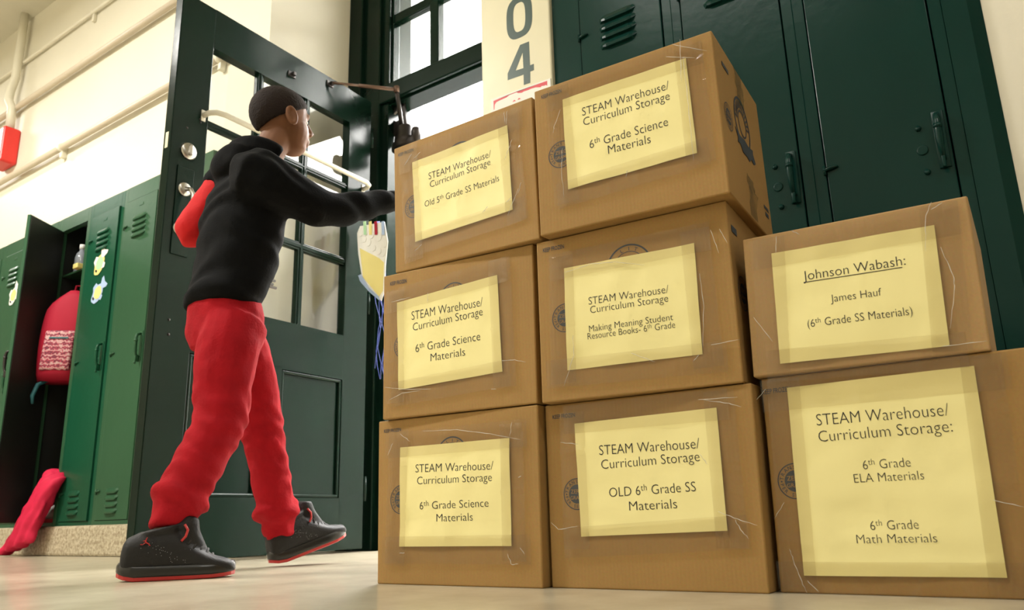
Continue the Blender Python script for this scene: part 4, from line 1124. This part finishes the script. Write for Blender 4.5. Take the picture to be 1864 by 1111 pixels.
for (px, py, w_, h_) in ((474, 500, 16, 4), (480, 506, 12, 4), (476, 512, 18, 4), (482, 519, 12, 3)):
    c = J((px-6, py), 0.085)+Wd*0.035; lg.box(c-Wd*0.012-Vector((0.0015, 0, 0.003)), c+Wd*0.012+Vector((0.0015, 0, 0.003)))
lg.build('printed_logo', M['grey'], boy)
# trousers
tr_ = MB(); tor = []
for (c, rx, ry) in ((hem+Zd*0.03, 0.108, 0.084), (pel, 0.116, 0.092), (pel-Zd*0.05, 0.118, 0.092), (pel-Zd*0.09, 0.10, 0.08)): tor.append(oval(c, Rd, Wd, rx, ry, 24, 2.3))
tr_.rings(tor)
limb(tr_, [pel-Zd*0.03+Rd*0.052, hipR-Zd*0.06, hipR+(knR-hipR)*0.6, knR, knR+(anR-knR)*0.45, knR+(anR-knR)*0.80, anR+(knR-anR)*0.10, anR-Vector((0, 0, 0.016))], [0.086, 0.082, 0.074, 0.067, 0.064, 0.060, 0.052, 0.043])
limb(tr_, [pel-Zd*0.03-Rd*0.052, hipL-Zd*0.06, hipL+(knL-hipL)*0.6, knL, knL+(anL-knL)*0.45, knL+(anL-knL)*0.80, anL+(knL-anL)*0.10, anL-Vector((0, 0, 0.016))], [0.086, 0.080, 0.068, 0.060, 0.056, 0.054, 0.050, 0.043])
for (an, kn, r_) in ((anR, knR, 0.054), (anL, knL, 0.050)):
    ax = (kn-an).normalized(); c = an + ax*0.058; o1 = ax.orthogonal().normalized(); o2 = ax.cross(o1)
    tr_.tube([c + (o1*math.cos(2*PI*k/20) + o2*math.sin(2*PI*k/20))*r_*0.90 + ax*0.010*math.sin(4*PI*k/20) for k in range(21)], 0.022, 10)
def fold_p(p, n):
    low = max(0, min(1, (0.34-p.z)/0.25)); kz = math.exp(-((p.z-knR.z)/0.10)**2)
    return n*(0.0050*noise.noise(Vector((p.x*9, p.y*9, p.z*12))) + 0.0030*noise.noise(p*26) + (0.0034*low+0.0020*kz)*math.sin(p.z*120+6.0*noise.noise(p*11)+p.y*40))
mesh_obj('sweatpants', remesh(tr_, 0.007, 4, fold_p), M['pants'], boy)

# shoes: local x = toe direction, y = left, z = up, heel at x = 0
def make_shoe(parent, heel, toe_dir, pitch, L_=0.272, logo_side=-1):
    td = toe_dir.normalized(); sd = Zd.cross(td).normalized()
    ca, sa = math.cos(pitch), math.sin(pitch)
    tx_ = td*ca + Zd*sa; uz = Zd*ca - td*sa
    def T(p): return heel + tx_*p[0] + sd*p[1] + uz*p[2]
    up = MB(); rs = []
    prof = [(0.0, 0.014, 0.24), (0.015, 0.022, 0.33), (0.05, 0.029, 0.385), (0.13, 0.033, 0.42), (0.24, 0.035, 0.455), (0.36, 0.036, 0.47), (0.46, 0.037, 0.45), (0.55, 0.038, 0.385), (0.64, 0.040, 0.300), (0.73, 0.042, 0.240), (0.82, 0.043, 0.200), (0.90, 0.041, 0.180), (0.955, 0.034, 0.160), (0.985, 0.024, 0.135), (1.0, 0.010, 0.105)]
    k_ = L_/0.28
    for (x_, hw, h) in prof:
        ring = []; h *= L_
        for j in range(24):
            a_ = 2*PI*j/24; c, s_ = math.cos(a_), math.sin(a_)
            yy = hw*math.copysign(abs(c)**0.7, c); zz = 0.012 + (h-0.012)*(0.5+0.5*math.copysign(abs(s_)**0.7, s_))
            if s_ > 0: yy *= 1-0.30*s_**2
            ring.append(Vector((x_*L_, yy, zz)))
        rs.append(ring)
    up.rings(rs)
    K = L_
    up.tube([(0.70*K, 0, 0.20*K), (0.62*K, 0, 0.30*K), (0.565*K, 0, 0.40*K), (0.555*K, 0, 0.50*K), (0.575*K, 0, 0.565*K)], [0.018, 0.025, 0.027, 0.026, 0.020], 12)   # tongue
    up.tube([(0.33*K+0.18*K*math.cos(2*PI*q/20), 0.028*math.sin(2*PI*q/20), 0.445*K+0.04*K*math.cos(2*PI*q/20)) for q in range(21)], 0.0070, 8)   # padded collar
    up.xf(T)
    sh = mesh_obj('shoe', remesh(up, 0.0042, 7), M['shoe'], parent)
    def outline(s_, g=0.0):
        o = []
        P_ = [(0.0, 0.017), (0.012, 0.026), (0.035, 0.033), (0.08, 0.036), (0.13, 0.038), (0.18, 0.043), (0.22, 0.0445), (0.250, 0.038), (0.268, 0.026), (0.278, 0.012), (0.281, 0.0)]
        for (x_, y_) in P_: o.append((x_*k_, (y_+g)*1))
        for (x_, y_) in reversed(P_[:-1]): o.append((x_*k_, -(y_+g)))
        o.append((-0.006*k_, 0.0)) ; return o
    def zt_(x_): return 0.006*max(0, (x_/k_-0.20)/0.08)**1.7 + 0.008*max(0, (0.03-x_/k_)/0.03)**1.5
    mb = MB(); ol = outline(0)
    mb.rings([[T((0.5*L_+(p[0]-0.5*L_)*(0.5+0.5*s_), p[1]*s_, z+zt_(p[0]))) for p in ol] for (z, s_) in ((0.008, 0.99), (0.013, 1.02), (0.025, 1.01), (0.031, 0.96), (0.033, 0.90))])
    ms = mb.build('midsole', M['midsole'], sh, True)
    mb = MB(); mb.rings([[T((p[0], p[1]*s_, z+zt_(p[0]))) for p in ol] for (z, s_) in ((0.0005, 0.93), (0.002, 0.99), (0.009, 1.0))])
    mb.build('outsole', M['outsole'], sh)
    MB().tube([(0.50*K, logo_side*0.0345, 0.34*K), (0.535*K, logo_side*0.0335, 0.38*K), (0.55*K, logo_side*0.031, 0.44*K), (0.52*K, logo_side*0.030, 0.49*K)], 0.0030, 8).xf(T).build('red_piping', M['outsole'], sh, True)
    for i in range(5):
        lc = MB(); x_ = (0.60+0.045*i)*K; z_ = (0.375-0.045*i)*K
        lc.tube([(x_-0.010, -0.031, z_-0.016), (x_, -0.016, z_-0.001), (x_+0.003, 0, z_+0.005), (x_, 0.016, z_-0.001), (x_-0.010, 0.031, z_-0.016)], 0.0036, 6)
        lc.xf(T).build('lace', M['lace'], sh, True)
    pf = MB(); rp = random.Random(3)
    for q in range(46):
        u_ = 0.16+0.44*rp.random(); v_ = 0.20+0.10*rp.random()+0.05*math.sin(u_*9)
        if u_ > 0.42: v_ += 0.05*(rp.random()-.3)
        pf.lathe([(0.0, 0.0), (0.0009, 0.0)], (u_*K, logo_side*(0.0362+0.010*max(0, 0.30-v_)), v_*K), 'y', 6)
    pf.xf(T).build('perforation_pattern', M['grey'], sh)
    # leaping-figure emblem on the ankle and perforations on the flank
    em = MB(); yy = logo_side*0.0322
    def EM(pts): em.prism([Vector((0.20*K+p[0]*0.011, yy, 0.345*K+p[1]*0.012)) for p in pts], (0, logo_side*0.0032, 0))
    EM([(-0.12, -0.15), (0.12, -0.12), (0.16, 0.35), (0.30, 0.80), (0.20, 0.86), (0.04, 0.50), (-0.10, 0.30)])
    EM([(-0.12, -0.10), (-0.55, -0.42), (-0.95, -0.38), (-1.0, -0.52), (-0.55, -0.60), (0.0, -0.28)])
    EM([(0.0, -0.20), (0.45, -0.40), (0.85, -0.80), (0.98, -0.72), (0.60, -0.28), (0.12, -0.02)])
    EM([(-0.08, 0.28), (-0.50, 0.22), (-0.55, 0.10), (-0.05, 0.12)])
    EM([(0.05+0.11*math.cos(2*PI*k/8), 0.50+0.11*math.sin(2*PI*k/8)) for k in range(8)])
    em.xf(T).build('emblem', M['outsole'], sh)
    return sh
hR = on_z((236, 1051), 0.0) - P0
tR = on_z((405, 1053), 0.0) - P0
dR = (tR-hR); dR.z = 0
aim = Vector((0.50, 0.866, 0))
hR2 = (on_z((320, 1055), 0.0) - P0) - aim.normalized()*0.122
make_shoe(boy, Vector((hR2.x, hR2.y, 0.0)), aim, 0.0, L_=0.252)
hL = on_z((495, 1033), 0.0) - P0
make_shoe(boy, Vector((hL.x, hL.y, 0.003)), Vector((0.16, 0.98, 0)), math.radians(17), L_=0.252)

# ------------------------------------------------------------------ ceiling fixtures the light comes from
for (x, y, p_) in FIX:
    fx_ = thing('ceiling_lamp', 'long white fluorescent ceiling lamp of the corridor', 'lamp', (x, y, CEIL), 0, 'fluorescent lamps along the corridor ceiling')
    MB().box((-0.66, -0.14, -0.09), (0.66, 0.14, 0.0), 0.012).build('housing', M['paperwhite'], fx_)
    for dy in (-0.06, 0.06): MB().tube([(-0.60, dy, -0.105), (0.60, dy, -0.105)], 0.013, 10).build('tube_lamp', M['paperwhite'], fx_, True)
